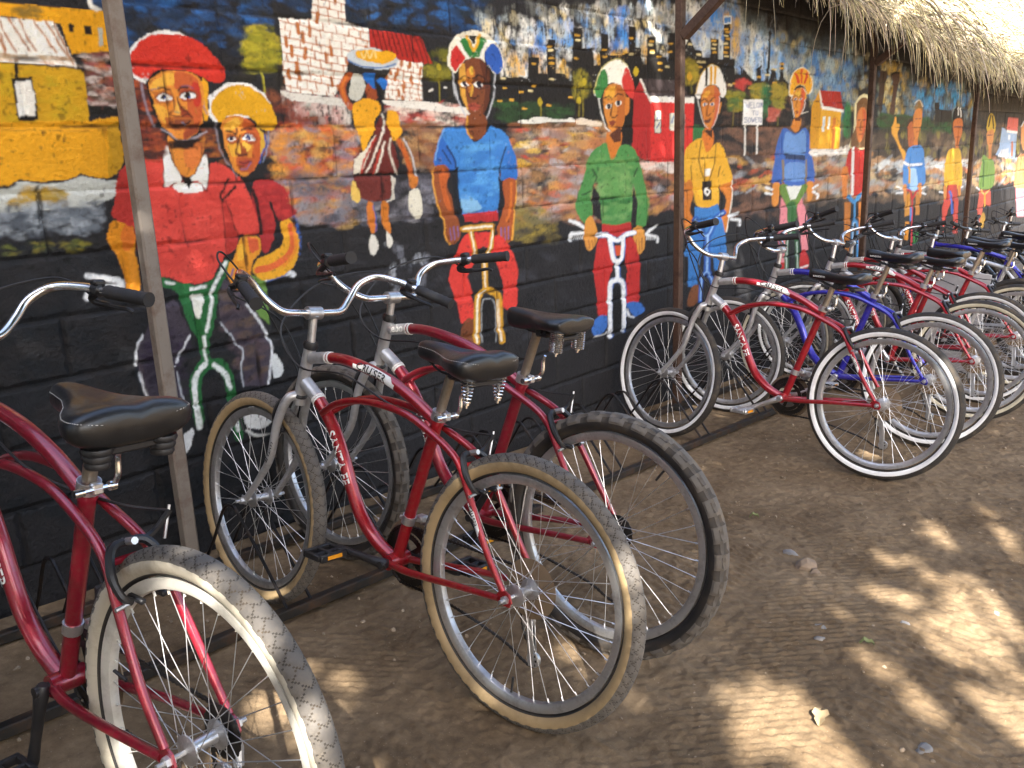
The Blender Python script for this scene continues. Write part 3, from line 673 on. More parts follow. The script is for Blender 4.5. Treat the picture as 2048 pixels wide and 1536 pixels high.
l|dce0e6|93,17||3663,275 3752,272 3771,284
f|3f70be|0,18||3975,406 4085,398 4150,345 4060,323 4023,336
l|dce0e6|96,18||3973,373 3989,336 4038,320
b|f2f2ee|0,23||5290,1508 5563,1516 5563,1355 5285,1356
l|ecece6|103,22||5325,1354 5330,1202 5328,1169
l|ecece6|105,23||5496,1355 5501,1199 5500,1172
l|5a6a9a|38,23|c|5313,1492 5333,1457 5345,1480 5362,1458 5373,1497
l|5a6a9a|39,23|c|5417,1494 5387,1491 5392,1458 5422,1460
l|5a6a9a|39,23|c|5388,1476 5415,1478
l|5a6a9a|39,23|c|5433,1495 5438,1460 5463,1462
l|5a6a9a|39,23|c|5497,1492 5476,1490 5475,1468 5499,1465
l|5a6a9a|39,23|c|5511,1490 5506,1468 5526,1468 5527,1489 5511,1490
l|5a6a9a|39,23|c|5535,1468 5535,1493 5545,1478 5552,1494 5558,1469
l|5a6a9a|39,23|c|5411,1441 5459,1442
l|5a6a9a|39,23|c|5434,1441 5436,1416
l|5a6a9a|39,23|c|5473,1440 5470,1418 5495,1419 5497,1438 5473,1440
l|5a6a9a|39,23|c|5347,1398 5319,1400 5319,1387 5346,1383 5341,1370 5311,1370
l|5a6a9a|39,23|c|5366,1396 5363,1373 5392,1373 5395,1396 5366,1396
l|5a6a9a|39,23|c|5407,1400 5422,1373 5432,1391 5444,1373 5456,1401
l|5a6a9a|39,23|c|5490,1401 5469,1400 5470,1373 5494,1374
l|5a6a9a|39,23|c|5470,1387 5488,1388
l|5a6a9a|40,23|c|5497,1400 5526,1401
l|5a6a9a|40,23|c|5511,1400 5511,1372
l|5a6a9a|40,23|c|5532,1398 5529,1374 5549,1374 5552,1397 5532,1398
b|231f1c|0,22||4961,1569 5049,1515 5026,1458 4982,1344 4910,1327
f|f0efe9|0,21||4692,1527 4715,1588 4770,1650 4849,1688 4896,1698 4958,1680 5021,1627 5056,1572 5051,1526 5012,1513 4974,1541 4961,1568 4900,1583 4830,1575 4773,1546 4752,1507 4723,1501
l|d8b040|49,21||4694,1529 4718,1588 4772,1651 4849,1688 4898,1697 4958,1679
b|2a2420|0,21||4797,1672 4826,1680 4825,1574 4799,1573
b|dba428|0,21||4847,1681 4882,1689 4879,1582 4851,1580
b|dba428|0,22||4901,1690 4934,1684 4919,1583 4898,1587
f|cc7e36|0,21||4761,1502 4773,1546 4830,1572 4912,1578 4970,1546 4984,1491 4969,1429 4935,1372 4874,1332 4826,1337 4790,1382 4765,1437
f|c66640|0,21||4907,1573 4974,1535 4979,1469 4937,1378 4888,1347 4923,1457
f|e0a440|0,21||4774,1509 4808,1543 4854,1549 4844,1511
l|3a2218|60,21||4769,1490 4809,1500 4843,1483
l|3a2218|61,21||4862,1489 4891,1505 4929,1512
f|e8e8e6|0,21||4779,1470 4810,1482 4831,1469 4799,1459
f|e8e8e6|0,21||4861,1472 4892,1484 4914,1473 4887,1461
f|2a3060|0,21||4796,1477 4815,1479 4815,1462 4797,1462
f|2a3060|0,21||4875,1478 4895,1481 4898,1465 4877,1464
l|5a2c1c|56,21||4843,1477 4826,1416 4845,1405 4873,1417
f|6a4034|0,21||4799,1378 4848,1384 4877,1388 4861,1369 4826,1365
f|c88034|0,22||4967,1469 5003,1487 4993,1441 4967,1411
l|e4e4e0|44,21||4720,1497 4754,1427 4791,1365 4862,1330
l|dcd6dc|39,21||4982,1520 4957,1412 4900,1337
f|d2762e|0,21||4771,1274 4799,1331 4900,1326 4915,1247 4843,1197 4778,1227
b|4a2c1e|0,21||4789,1327 4900,1326 4898,1278 4820,1307
f|c87830|0,20||4574,1042 4673,1042 4676,946 4639,868 4689,798 4681,727 4596,712 4568,836
f|d07e32|0,21||4996,1004 5161,1022 5158,898 5118,805 5087,703 5025,729 5027,793 5087,902
l|ece6da|73,21||5161,1017 5162,898 5127,796 5096,702
f|e0aa30|0,21||4571,1174 4626,1241 4771,1277 4833,1195 4944,1248 5033,1227 5103,1126 5163,1022 4996,1002 4977,1050 4995,875 4855,869 4712,898 4660,1043 4574,1035
d|d29c28 e8b440|393,21|40,2|4627,1196 5031,1188 4980,888 4712,905
l|4a3414|58,21||4771,1265 4745,1146 4819,1026
l|4a3414|59,21||4948,1258 4938,1150 4860,1025
l|4a3414|57,20||4660,1043 4648,1120
l|4a3414|60,21||4977,1050 5002,1109
b|2a2422|0,21||4788,1028 4894,1029 4899,911 4792,915
f|e8e6e0|0,21||4806,968 4844,991 4884,964 4846,936
f|2a2422|0,21||4831,967 4847,976 4864,965 4848,954
b|ecebe4|0,21||4818,1101 4884,1099 4871,1057 4828,1058
b|3f7cc0|0,20||4697,884 4855,866 4984,886 5030,803 5089,673 5104,545 4907,566 4839,716 4782,579 4582,600 4619,705 4696,778
b|3a76ba|0,20||4620,689 4766,746 4772,568 4735,388 4629,414
b|3a76ba|0,21||4924,643 5080,646 5104,551 5035,442 4946,474
f|7a4a2c|0,20||4664,402 4753,399 4738,299 4619,299
l|2f5cae|393,21||4712,808 4785,723 4867,702 4956,789 5049,823
l|2f5cae|399,20||4858,703 4856,486
l|2f5cae|285,20||4779,309 4797,439 4856,477 4918,424 4950,354
l|9ac0e8|107,21||4712,808 4785,723 4867,702 4956,789 5049,823
l|9ac0e8|109,20||4858,703 4856,486
l|9ac0e8|78,20||4779,309 4797,439 4856,477 4918,424 4950,354
l|dfe3e6|204,21||5137,798 5250,809
l|dfe3e6|169,22||5158,778 5269,761 5275,730
f|f0e8d0|0,25||5951,1562 5960,1641 5992,1685 6058,1719 6145,1743 6215,1738 6288,1710 6340,1663 6350,1616 6304,1572 5998,1547
f|e8a826|0,25||5967,1567 5974,1641 6007,1683 6066,1714 6145,1736 6210,1733 6280,1707 6329,1662 6339,1620 6303,1579 6260,1565 6236,1591 6200,1619 6136,1625 6074,1615 6035,1584 6019,1555 5978,1558
b|d2482c|0,25||6040,1700 6078,1699 6125,1647 6121,1629 6085,1632
b|d2482c|0,25||6137,1731 6171,1733 6164,1634 6135,1633
b|d2482c|0,26||6239,1719 6271,1707 6212,1630 6186,1635
f|3a2a1c|0,25||6031,1581 6074,1613 6146,1624 6215,1607 6242,1578 6202,1602 6148,1606 6076,1594
f|d88e36|0,25||6025,1560 6076,1596 6159,1605 6206,1589 6224,1540 6196,1479 6157,1426 6095,1402 6061,1425 6033,1476
f|d4603a|0,25||6159,1604 6217,1581 6213,1522 6165,1444 6131,1416 6160,1500
f|e6b440|0,25||6048,1561 6097,1587 6140,1580 6123,1546
f|e6e6e6|0,25||6049,1526 6076,1537 6102,1526 6073,1518
f|e6e6e6|0,25||6133,1528 6155,1538 6176,1530 6152,1520
f|2a2c5a|0,25||6061,1532 6080,1534 6083,1520 6064,1520
f|2a2c5a|0,25||6145,1534 6162,1536 6166,1523 6149,1522
l|3a2218|42,25||6039,1544 6069,1555 6102,1545
l|3a2218|42,25||6128,1546 6153,1557 6181,1549
l|5a2c1c|38,25||6109,1524 6082,1484 6104,1475
f|8a4030|0,25||6082,1447 6111,1453 6121,1435 6097,1430
f|e0a838|0,25||6219,1569 6239,1578 6244,1540 6223,1531
l|ece8e2|42,25||6002,1551 6023,1476 6055,1407
l|e8d4d4|56,25||6236,1531 6221,1480 6177,1432
f|d08436|0,25||6024,1357 6054,1397 6161,1402 6172,1359 6148,1323 6084,1304 6031,1332
b|5a3220|0,25||6064,1401 6158,1414 6161,1380 6076,1388
l|e8e4da|60,25||6177,1432 6241,1441 6285,1448
f|3f66b4|0,24||5799,1235 5900,1335 6089,1296 6240,1338 6322,1301 6365,1184 6442,1039 6452,952 6325,958 6284,1068 6287,930 5958,946 5918,1080 5907,965 5737,984 5758,1107
f|6a94d0|0,25||5930,1308 6090,1285 6242,1318 6266,1151 5927,1164
f|6890cc|0,24||5944,1096 6267,1086 6276,974 5959,988
b|2c3c60|0,24||5927,1164 6266,1148 6270,1113 5930,1130
b|8a7a5a|0,24||5877,1126 5908,1130 5932,989 5902,968
b|8a7a5a|0,25||6273,1115 6301,1121 6325,960 6289,962
f|d48a3c|0,23||5754,965 5864,964 5862,868 5821,817 5749,838
f|d48a3c|0,25||6325,954 6428,950 6440,846 6371,812 6329,865
l|dfe3e6|156,23||5648,952 5747,930
l|dfe3e6|156,23||5646,913 5744,902
l|dfe3e6|171,25||6439,907 6516,925
l|dfe3e6|172,25||6442,883 6531,854 6522,830
b|d8868e|0,23||5895,874 6011,786 6025,641 5990,402 5895,382 5872,654
b|d8868e|0,24||6145,809 6241,855 6354,699 6395,452 6283,464 6212,647
f|b83030|0,23||5833,360 5864,408 5990,404 5996,338
f|b83030|0,24||6255,429 6335,466 6417,379 6410,322 6265,330
l|e6e2de|111,24||6270,335 6403,336
l|e6e2de|106,23||5845,359 5991,343
f|66883e|0,24||5855,947 5990,952 6064,868 6233,939 6333,936 6320,899 6221,833 6148,766 6162,708 6006,720 6011,787 5910,874
b|d8dcd4|0,24||5969,942 6240,935 6134,846 6055,843
l|3a6a3c|645,24||6071,803 6080,709
l|2f5c38|278,24||6021,332 6015,559 6088,620 6176,544 6226,307
l|c8d4cc|74,24||6026,331 6020,558 6089,617
l|c8d4cc|65,24||6183,533 6226,307
b|cf9420|0,26||6345,1479 6471,1600 6520,1484 6534,1188 6349,1191
b|e2a82e|0,26||6513,1476 6900,1454 6899,1181 6496,1188
b|b83426|0,27||6475,1599 6872,1601 6949,1470 6540,1493
l|7a1e18|31,26||6510,1597 6576,1490
l|7a1e18|31,26||6547,1597 6613,1488
l|7a1e18|31,27||6584,1597 6650,1486
l|7a1e18|31,27||6622,1597 6687,1484
l|7a1e18|31,27||6660,1598 6725,1481
l|7a1e18|32,27||6699,1598 6763,1479
l|7a1e18|32,27||6737,1598 6802,1477
l|7a1e18|32,27||6776,1598 6841,1475
l|7a1e18|32,27||6816,1598 6880,1473
l|7a1e18|32,27||6856,1599 6920,1470
b|f0efe8|0,27||6515,1491 6949,1470 6955,1449 6536,1469
l|f0efe8|97,26||6475,1598 6541,1483
b|e4e8e4|0,26||6553,1416 6604,1416 6601,1311 6555,1311
b|e4e8e4|0,26||6662,1414 6701,1415 6695,1327 6655,1327
l|6aa0d0|45,26||6582,1351 6588,1396
b|d07c34|0,27||6743,1406 6811,1411 6800,1183 6741,1184
d|2f6a3a 3a8048|331,28|60,0.5|6967,1501 7071,1503 7105,1279 6986,1289
f|e6e2da|0,26||6360,1178 6604,1173 6895,1174 7064,1184 7102,1164 6901,1137 6607,1149 6379,1142
f|e8deb0|0,28||7127,1183 7190,1322 7172,1499 7266,1578 7428,1592 7503,1504 7553,1176
f|7a5634|0,28||7220,1424 7229,1522 7322,1567 7432,1564 7488,1504 7508,1348 7505,1190 7423,1184 7161,1188 7155,1271 7232,1348
f|d07c40|0,28||7237,1424 7299,1488 7394,1489 7445,1426 7442,1335 7377,1241 7305,1229 7245,1309
f|c86038|0,29||7365,1483 7445,1426 7442,1335 7376,1244 7384,1373
l|3a2c40|77,28||7271,1396 7321,1399
l|3a2c40|77,29||7372,1397 7416,1399
l|5a2c1c|64,28||7341,1386 7325,1328 7363,1319
l|8a3c30|78,28||7314,1286 7376,1288
f|c23028|0,28||7059,1031 7081,1120 7135,1172 7240,1189 7390,1163 7500,1176 7555,1122 7536,1015 7480,896 7395,817 7191,815 7168,963
b|eeece6|0,28||7176,1184 7224,1194 7254,805 7192,808
f|cc7c3a|0,27||6985,1021 7108,1029 7097,875 7109,793 7014,825
f|b86a34|0,28||7491,1010 7572,1028 7569,824 7472,786
b|c47a34|0,27||7074,765 7207,757 7232,358 7111,397
b|c07632|0,28||7377,747 7530,737 7536,341 7432,365
l|4a90c8|296,27||7164,806 7280,757 7419,808
l|4a90c8|181,27||7295,310 7272,572 7320,595 7379,549 7424,296
l|c8e0ec|55,27||7306,309 7281,564 7322,584
l|4a90c8|163,27||7295,752 7320,595
f|4a3a30|0,30||7709,1782 7788,1791 7865,1783 7839,1675 7802,1503 7737,1454 7687,1655
f|5a4034|0,31||7977,1770 8051,1791 8154,1796 8184,1727 8123,1589 8112,1453 7979,1452 8032,1587 8020,1705
l|2a201c|172,31||7977,1770 8052,1787 8160,1791
f|3f5a34|0,31||7738,1447 7877,1457 8073,1447 8326,1454 8540,1443 8680,1432 8700,1346 7757,1346
d|3a3a28 4a4430 335a30|517,32|90,2|7739,1440 9889,1404 9915,1318 7762,1322
b|332c24|0,35||9236,1571 9368,1577 9399,1511 9808,1505 9841,1394 9269,1392
l|4a4a44|45,35||9421,1656 9449,1511
l|4a4a44|45,35||9490,1658 9519,1512
l|4a4a44|46,35||9564,1659 9593,1513
l|4a4a44|46,36||9638,1661 9668,1515
l|4a4a44|46,36||9710,1663 9741,1516
f|e0a440|0,31||8079,1293 8076,1348 8112,1383 8128,1429 8173,1415 8199,1376 8257,1369 8273,1334 8230,1292 8318,1192 8497,1116 8498,1028 8329,1141 8175,1243
f|4a3424|0,32||8454,1348 8540,1414 8642,1414 8657,1349 8541,1305 8532,1203
f|b46438|0,32||8499,1349 8639,1385 8692,1201 8556,1181
f|8a6a3a|0,33||8642,1494 8683,1560 8807,1580 8884,1527 8873,1453 8754,1503
f|d08440|0,33||8644,1465 8752,1510 8863,1490 8884,1408 8830,1289 8762,1212 8655,1319
l|3a3050|73,33||8699,1415 8750,1419
l|3a3050|74,33||8803,1420 8846,1423
l|8a4a30|74,33||8744,1304 8816,1307
l|ece4d0|58,33||8637,1552 8758,1583 8884,1527
f|c87a3a|0,32||8685,1231 8794,1237 8812,1162 8717,1156
f|4f88c8|0,32||8435,986 8500,1101 8561,1159 8735,1183 8945,1165 9055,1027 9107,823 8947,811 8883,768 8687,778 8584,813 8468,834
f|a4c8e8|0,32||8620,965 8813,958 8879,787 8684,789
l|e8ecee|241,32||8464,1036 8633,1009 8949,1007
b|d8a034|0,31||8580,996 8637,994 8662,843 8605,845
f|d08a48|0,31||8468,834 8572,824 8580,726 8529,684
f|d08a48|0,32||8894,825 9021,819 9021,717 8950,698
l|dfe3e6|149,31||8297,830 8446,808
l|dfe3e6|150,31||8296,771 8455,770
l|dfe3e6|159,33||9020,780 9130,790
l|dfe3e6|160,32||9030,740 9159,717
b|c08636|0,31||8557,727 8680,766 8715,549 8560,545
b|b87a34|0,32||8836,758 8974,704 9017,528 8889,537
l|b83034|171,32||8581,786 8689,766 8745,694 8846,758 8910,762
l|b83034|157,31||8745,694 8793,528
l|4a80c0|189,31||8725,610 8751,500
b|d08a30|0,31||8585,497 8705,488 8721,315 8623,324
b|2f7a3a|0,31||8867,381 9031,367 9007,257 8878,269
l|c8303c|128,31||8783,529 8837,257
f|2e2a28|0,37||9866,1415 9895,1512 10037,1550 10197,1503 10263,1375 10137,1383
l|e8e6e0|114,37||10028,1538 10039,1465
l|e8e6e0|115,37||10103,1531 10147,1449
f|c8743c|0,36||9908,1412 10185,1425 10230,1283 10092,1180 9940,1284
l|3a3050|99,36||9945,1346 10197,1350
l|8a4030|83,36||10035,1247 10144,1247
b|c07038|0,36||10025,1201 10146,1200 10170,1124 10048,1126
f|dcae38|0,35||9702,878 9728,1025 9804,1119 10034,1134 10223,1111 10352,940 10382,748 10236,716 10149,759 9906,770 9799,738
b|c0483c|0,35||9905,773 10210,759 10323,537 10073,608 9935,510 9843,280 9728,544
b|c0483c|0,35||10135,604 10309,541 10386,233 10212,248
l|4a68b8|227,35||9956,700 10032,644 10116,467
l|dfe3e6|152,34||9606,718 9813,690
l|dfe3e6|160,36||10285,717 10420,728
f|cc8848|0,34||9735,761 9843,748 9863,637 9781,642
f|cc8848|0,36||10248,737 10340,741 10371,643 10294,647
f|c8a83c|0,40||11205,1387 11297,1488 11447,1479 11588,1388 11575,1286 11269,1293
l|3a3020|145,40||11337,1478 11291,1351
l|3a3020|146,41||11414,1470 11519,1333
f|c88850|0,40||11253,1296 11526,1314 11540,1180 11414,1102 11265,1205
l|3a3050|92,40||11283,1256 11501,1262
b|bc7c48|0,40||11344,1131 11493,1129 11524,988 11426,990
f|7a9c50|0,39||11060,771 11107,935 11175,1042 11409,996 11612,976 11757,819 11702,663 11167,670
l|4a6a34|150,39||11195,987 11268,688
l|4a6a34|153,39||11118,806 11710,801
b|c05a4a|0,38||11136,657 11637,631 11714,429 11377,489 11288,228 11101,454
l|d8b060|174,39||11208,653 11374,597 11583,634
l|caa040|156,39||11381,597 11435,451
l|dfe3e6|150,38||10983,692 11136,657
f|b08a3a|0,38||11295,269 11343,380 11467,362 11507,253 11407,202
b|96acc8|0,42||11697,1031 11859,1114 11897,1351 12187,1293 12683,1272 12717,958
b|c4cad0|0,42||11950,1083 12312,1097 12329,977 11822,1009
b|c8665a|0,43||12134,1457 12672,1452 12711,1288 12140,1309
b|e8e4de|0,43||12138,1313 12709,1292 12711,1268 12150,1284
b|d8dcdc|0,43||12245,1254 12348,1250 12355,1195 12252,1200
b|b8785a|0,43||12431,1174 12535,1173 12579,991 12475,994
f|c07a50|0,44||12777,781 12811,945 13058,1001 13436,1003 13715,834 13807,544 12875,600
f|cc9058|0,45||12887,1332 13009,1403 13253,1383 13369,1142 13175,1051 12972,1147
l|d0d4d8|122,45||12878,1352 13003,1417 13243,1404
l|a8c0b0|198,44||12982,563 13201,488 13463,539
b|c8707a|0,44||12880,589 13453,561 13533,182 13140,211
"""
# ---- mural painter: fills a canvas (metres on the wall) with polygons, brush strokes and dry-brush dabs
MX0, MX1, MZ0, MZ1, MRES = -1.2, 14.0, -1.0, 2.6, 0.003
def fnoise(rng, h, w, cell):
    gh, gw = int(h/cell)+3, int(w/cell)+3
    g = rng.random((gh, gw), dtype=np.float32)
    y = np.arange(h, dtype=np.float32)/cell; x = np.arange(w, dtype=np.float32)/cell
    yi = y.astype(int); xi = x.astype(int); fy = y-yi; fx = x-xi
    fy = fy*fy*(3-2*fy); fx = fx*fx*(3-2*fx)
    r = g[yi]*(1-fy)[:, None]+g[yi+1]*fy[:, None]
    return r[:, xi]*(1-fx)+r[:, xi+1]*fx
def catmull(p, closed):
    n = len(p)
    if n < 3: return p
    out = []
    for i in range(n if closed else n-1):
        if closed: a, b, c, d = p[i-1], p[i], p[(i+1) % n], p[(i+2) % n]
        else: a, b, c, d = p[max(i-1, 0)], p[i], p[i+1], p[min(i+2, n-1)]
        for t in (0, .25, .5, .75):
            out.append(.5*((2*b)+(c-a)*t+(2*a-5*b+4*c-d)*t*t+(3*b-a-3*c+d)*t**3))
    if not closed: out.append(p[-1])
    return np.array(out)
def srgb2lin(c): return np.where(c <= .04045, c/12.92, ((c+.055)/1.055)**2.4)
def paint_mural():
    rng = np.random.default_rng(7)
    W = int((MX1-MX0)/MRES); Hh = int((MZ1-MZ0)/MRES)
    cv = np.zeros((Hh, W, 3), np.float32)
    nA = fnoise(rng, Hh, W, 6)-.5; nB = fnoise(rng, Hh, W, 6)-.5; nC = fnoise(rng, Hh, W, 2.2)
    nD = fnoise(rng, Hh, W, 22)-.5; nE = fnoise(rng, Hh, W, 80)-.5; nS = fnoise(rng, Hh//4+2, W, 2.4).repeat(4, 0)[:Hh]
    mott = 1+.16*nD+.12*nE+.16*(nC-.5)
    wx = (.0045*nA+.0022*(nC-.5)).astype(np.float32); wz = (.0045*nB).astype(np.float32)
    hexc = lambda h: np.array([int(h[i:i+2], 16)/255 for i in (0, 2, 4)])
    def grid(x0, x1, z0, z1):
        i0 = max(int((x0-MX0)/MRES)-3, 0); i1 = min(int((x1-MX0)/MRES)+4, W); j0 = max(int((z0-MZ0)/MRES)-3, 0); j1 = min(int((z1-MZ0)/MRES)+4, Hh)
        if i1 <= i0 or j1 <= j0: return None
        s = (slice(j0, j1), slice(i0, i1))
        X = (MX0+(np.arange(i0, i1)+.5)*MRES)[None, :].astype(np.float32)+wx[s]; Zz = (MZ0+(np.arange(j0, j1)+.5)*MRES)[:, None].astype(np.float32)+wz[s]
        return s, X, Zz
    def inside(p, X, Zz):
        m = np.zeros(X.shape, bool)
        x0, z0 = p[-1]
        for x1, z1 in p:
            if z0 != z1:
                c = (Zz < z1) != (Zz < z0)
                m ^= c & (X < (x1-x0)*(Zz-z0)/(z1-z0)+x0)
            x0, z0 = x1, z1
        return m
    def put(s, a, col):
        c = srgb2lin(hexc(col)).astype(np.float32)
        a = a[..., None]
        cv[s] = cv[s]*(1-a)+a*c*mott[s][..., None]
    def stroke(p, w, an, col, dry=False, clip=None):
        q = p*[1/an, 1]
        g = grid(p[:, 0].min()-w*an, p[:, 0].max()+w*an, p[:, 1].min()-w, p[:, 1].max()+w)
        if g is None: return
        s, X, Zz = g; Xa = X/an; dd = np.full(X.shape, 9., np.float32)
        for a, b in zip(q[:-1], q[1:]):
            v = b-a; L2 = max(v@v, 1e-12); t = np.clip(((Xa-a[0])*v[0]+(Zz-a[1])*v[1])/L2, 0, 1)
            dd = np.minimum(dd, np.hypot(Xa-a[0]-t*v[0], Zz-a[1]-t*v[1]))
        al = np.clip((w/2-dd)/.004+.5, 0, 1)
        al = al*np.clip(.92+.9*(nC[s]-.30), .2, 1)
        if dry: al = al*np.clip((nC[s]-.35+nD[s])*4, 0, .8)
        if clip is not None: al = al*inside(clip, X, Zz)
        put(s, al.astype(np.float32), col)
    for row in MURAL.strip().split('\n'):
        kind, col, wa, o, pts = row.split('|')
        w, an = wa.split(','); w = int(w)/1e4; an = max(int(an)/10, .3)
        p = np.array([[float(c)/1000 for c in t.split(',')] for t in pts.split()])
        if kind in 'fb':
            if kind == 'f': p = catmull(p, True)
            g = grid(p[:, 0].min(), p[:, 0].max(), p[:, 1].min(), p[:, 1].max())
            if g is None: continue
            s, X, Zz = g; m = inside(p, X, Zz).astype(np.float32)
            m *= np.where(nC[s]+.5*nA[s]+.5*nD[s] > 1.02, .5, 1.)
            put(s, m, col)
        elif kind == 'l':
            stroke(catmull(p, False) if len(p) > 2 else p, w, an, col, 'r' in o)
        elif kind == 'd':
            n, asp = o.split(','); n = int(n); asp = float(asp); cols = col.split()
            lo, hi = p.min(0), p.max(0); k = 0; tries = 0
            while k < n and tries < n*6:
                tries += 1
                c = lo+rng.random(2)*(hi-lo)
                if not inside(p, np.array([[c[0]]]), np.array([[c[1]]]))[0, 0]: continue
                k += 1
                sz = w*(.45+.9*rng.random()); rx = max(sz*an*np.sqrt(asp)*.75, .02); rz = sz/np.sqrt(asp)*.75
                g = grid(c[0]-rx*1.3, c[0]+rx*1.3, c[1]-rz*1.6, c[1]+rz*1.6)
                if g is None: continue
                s, X, Zz = g; tl = rng.normal()*.25
                u = (X-c[0])/rx; v = (Zz-c[1]-tl*(X-c[0])*.6)/rz
                al = np.clip(1.25-(u*u+v*v)+1.1*nD[s], 0, 1)*(np.clip(.70+.9*(nC[s]-.42+.6*nA[s]), .15, 1) if asp >= 1 else np.clip(.62+1.5*(nS[s]-.5)+.8*(nC[s]-.5), .05, 1))
                put(s, (al*(.45+.5*rng.random())).astype(np.float32), cols[rng.integers(len(cols))])
        elif kind == 'k':
            lo, hi = p.min(0), p.max(0); st = w; r = 0; z = hi[1]-st*.5
            while z > lo[1]:
                sl = -.10
                xs = np.array([[lo[0], z], [hi[0], z+sl*(hi[0]-lo[0])]])+rng.normal(0, .002, (2, 2))
                stroke(xs, .0042, 1, col, dry=rng.random() < .3, clip=p)
                x = lo[0]+(st*.9 if r % 2 else 0)
                while x < hi[0]:
                    zz = z+sl*(x-lo[0]); stroke(np.array([[x, zz], [x+rng.normal(0, .003), zz+st]]), .0048 if rng.random() < .78 else .016, 1, col, clip=p)
                    x += st*1.9*(.8+.4*rng.random())
                z -= st; r += 1
    return cv, nC, nD
# ================================================================== the painted block wall
COURSE, BLK, ZK, XK = .1795, .4225, 1.342, 1.226
WALL_X0, WALL_X1, WALL_TOP = -1.1, 13.9, 2.30
canvas, _nC, _nD = paint_mural()
# bare, unpainted pits and dark mortar lines showing through the paint
_h, _w = canvas.shape[:2]
pr = np.random.default_rng(3)
pit = fnoise(pr, _h, _w, 3.1); pit2 = fnoise(pr, _h, _w, 40)
pit3 = fnoise(pr, _h, _w, 5.3); pm = np.clip((pit*.6+pit3*.55-.86+.2*(pit2-.5))*9, 0, 1)[..., None]*.6
canvas *= (1-pm*.8)
zz = MZ0+(np.arange(_h)+.5)*MRES; xx = MX0+(np.arange(_w)+.5)*MRES
jn = fnoise(pr, _h, _w, 34); jm = fnoise(pr, _h, _w, 7)
kz = np.round((zz-ZK)/COURSE); dz = np.abs(zz-(ZK+kz*COURSE))
row = np.floor((zz-ZK)/COURSE).astype(int)
for r in np.unique(row):
    js = np.where(row == r)[0]; off = XK+(.5*BLK if r % 2 == 0 else 0)
    dx = np.abs(xx-(off+np.round((xx-off)/BLK)*BLK))
    d = np.minimum(dz[js][:, None], dx[None, :])+.006*(jm[js]-.5)
    a = np.clip((.006-d)/.004, 0, 1)*np.clip((jn[js]-.52)*3.2, 0, .75)
    canvas[js] = canvas[js]*(1-a[..., None])+a[..., None]*np.array([.012, .011, .012], np.float32)
canvas[1:-1, 1:-1] = .40*canvas[1:-1, 1:-1]+.15*(canvas[:-2, 1:-1]+canvas[2:, 1:-1]+canvas[1:-1, :-2]+canvas[1:-1, 2:])
lum_ = canvas.mean(-1, keepdims=True); canvas = np.clip(canvas*lum_/(lum_+.006)*1.0, .004, .84)
wm_ = bpy.data.materials.new('mural paint on concrete block'); wm_.use_nodes = True
N = wm_.node_tree.nodes; Lk = wm_.node_tree.links; b = N['Principled BSDF']
at = N.new('ShaderNodeAttribute'); at.attribute_name = 'mural'; tc = N.new('ShaderNodeNewGeometry')
n1 = N.new('ShaderNodeTexNoise'); n1.inputs['Scale'].default_value = 260; n1.inputs['Detail'].default_value = 5; n1.inputs['Roughness'].default_value = .65; Lk.new(tc.outputs['Position'], n1.inputs['Vector'])
n2 = N.new('ShaderNodeTexNoise'); n2.inputs['Scale'].default_value = 70; n2.inputs['Detail'].default_value = 4; Lk.new(tc.outputs['Position'], n2.inputs['Vector'])
mr = N.new('ShaderNodeMapRange'); mr.inputs[1].default_value = .62; mr.inputs[2].default_value = .72; mr.inputs[3].default_value = 1; mr.inputs[4].default_value = .35; Lk.new(n1.outputs['Fac'], mr.inputs[0])
mx = N.new('ShaderNodeMix'); mx.data_type = 'RGBA'; mx.blend_type = 'MULTIPLY'; mx.inputs['Factor'].default_value = 1; Lk.new(at.outputs['Color'], mx.inputs['A']); Lk.new(mr.outputs[0], mx.inputs['B']); Lk.new(mx.outputs['Result'], b.inputs['Base Color'])
ad = N.new('ShaderNodeMath'); ad.operation = 'MULTIPLY_ADD'; ad.inputs[1].default_value = .7; Lk.new(n1.outputs['Fac'], ad.inputs[0]); Lk.new(n2.outputs['Fac'], ad.inputs[2])
bp = N.new('ShaderNodeBump'); bp.inputs['Strength'].default_value = .8; bp.inputs['Distance'].default_value = .004; Lk.new(ad.outputs[0], bp.inputs['Height']); Lk.new(bp.outputs[0], b.inputs['Normal'])
b.inputs['Roughness'].default_value = .62; b.inputs['Specular IOR Level'].default_value = .22
wall = empty('block_wall', (0, 0, 0)); tag(wall, 'long concrete block wall painted with a mural of cyclists and houses', 'wall')
def pxy(x, y, z):
    c = Vector((x, y, z))-CAM; w = c.dot(FWD)
    return (c.dot(RIGHT)/w*868.4+512, c.dot(DOWN)/w*868.4+384) if w > .05 else (-9e3, 9e3)
blocks = []
r0 = int(math.floor((gz(13.9)-.15-ZK)/COURSE)); r1 = int(math.ceil((WALL_TOP-ZK)/COURSE))
for r in range(r0, r1):
    za, zb = ZK+r*COURSE, ZK+(r+1)*COURSE; off = XK+(.5*BLK if r % 2 == 0 else 0)
    c = int(math.floor((WALL_X0-off)/BLK))
    while off+c*BLK < WALL_X1:
        xa, xb = off+c*BLK, off+(c+1)*BLK; c += 1
        if zb < gz(xa)-.12: continue
        q = [pxy(x, 0, z) for x in (xa, xb) for z in (za, zb)]
        us = [p[0] for p in q]; vs_ = [p[1] for p in q]
        vis = max(us) > 0 and min(us) < 1024 and max(vs_) > 0 and min(vs_) < 640 and min(us) > -500
        area = (max(us)-min(us))*(max(vs_)-min(vs_)) if vis else 0
        blocks.append((area, xa, xb, za, zb))
blocks.sort(reverse=True)
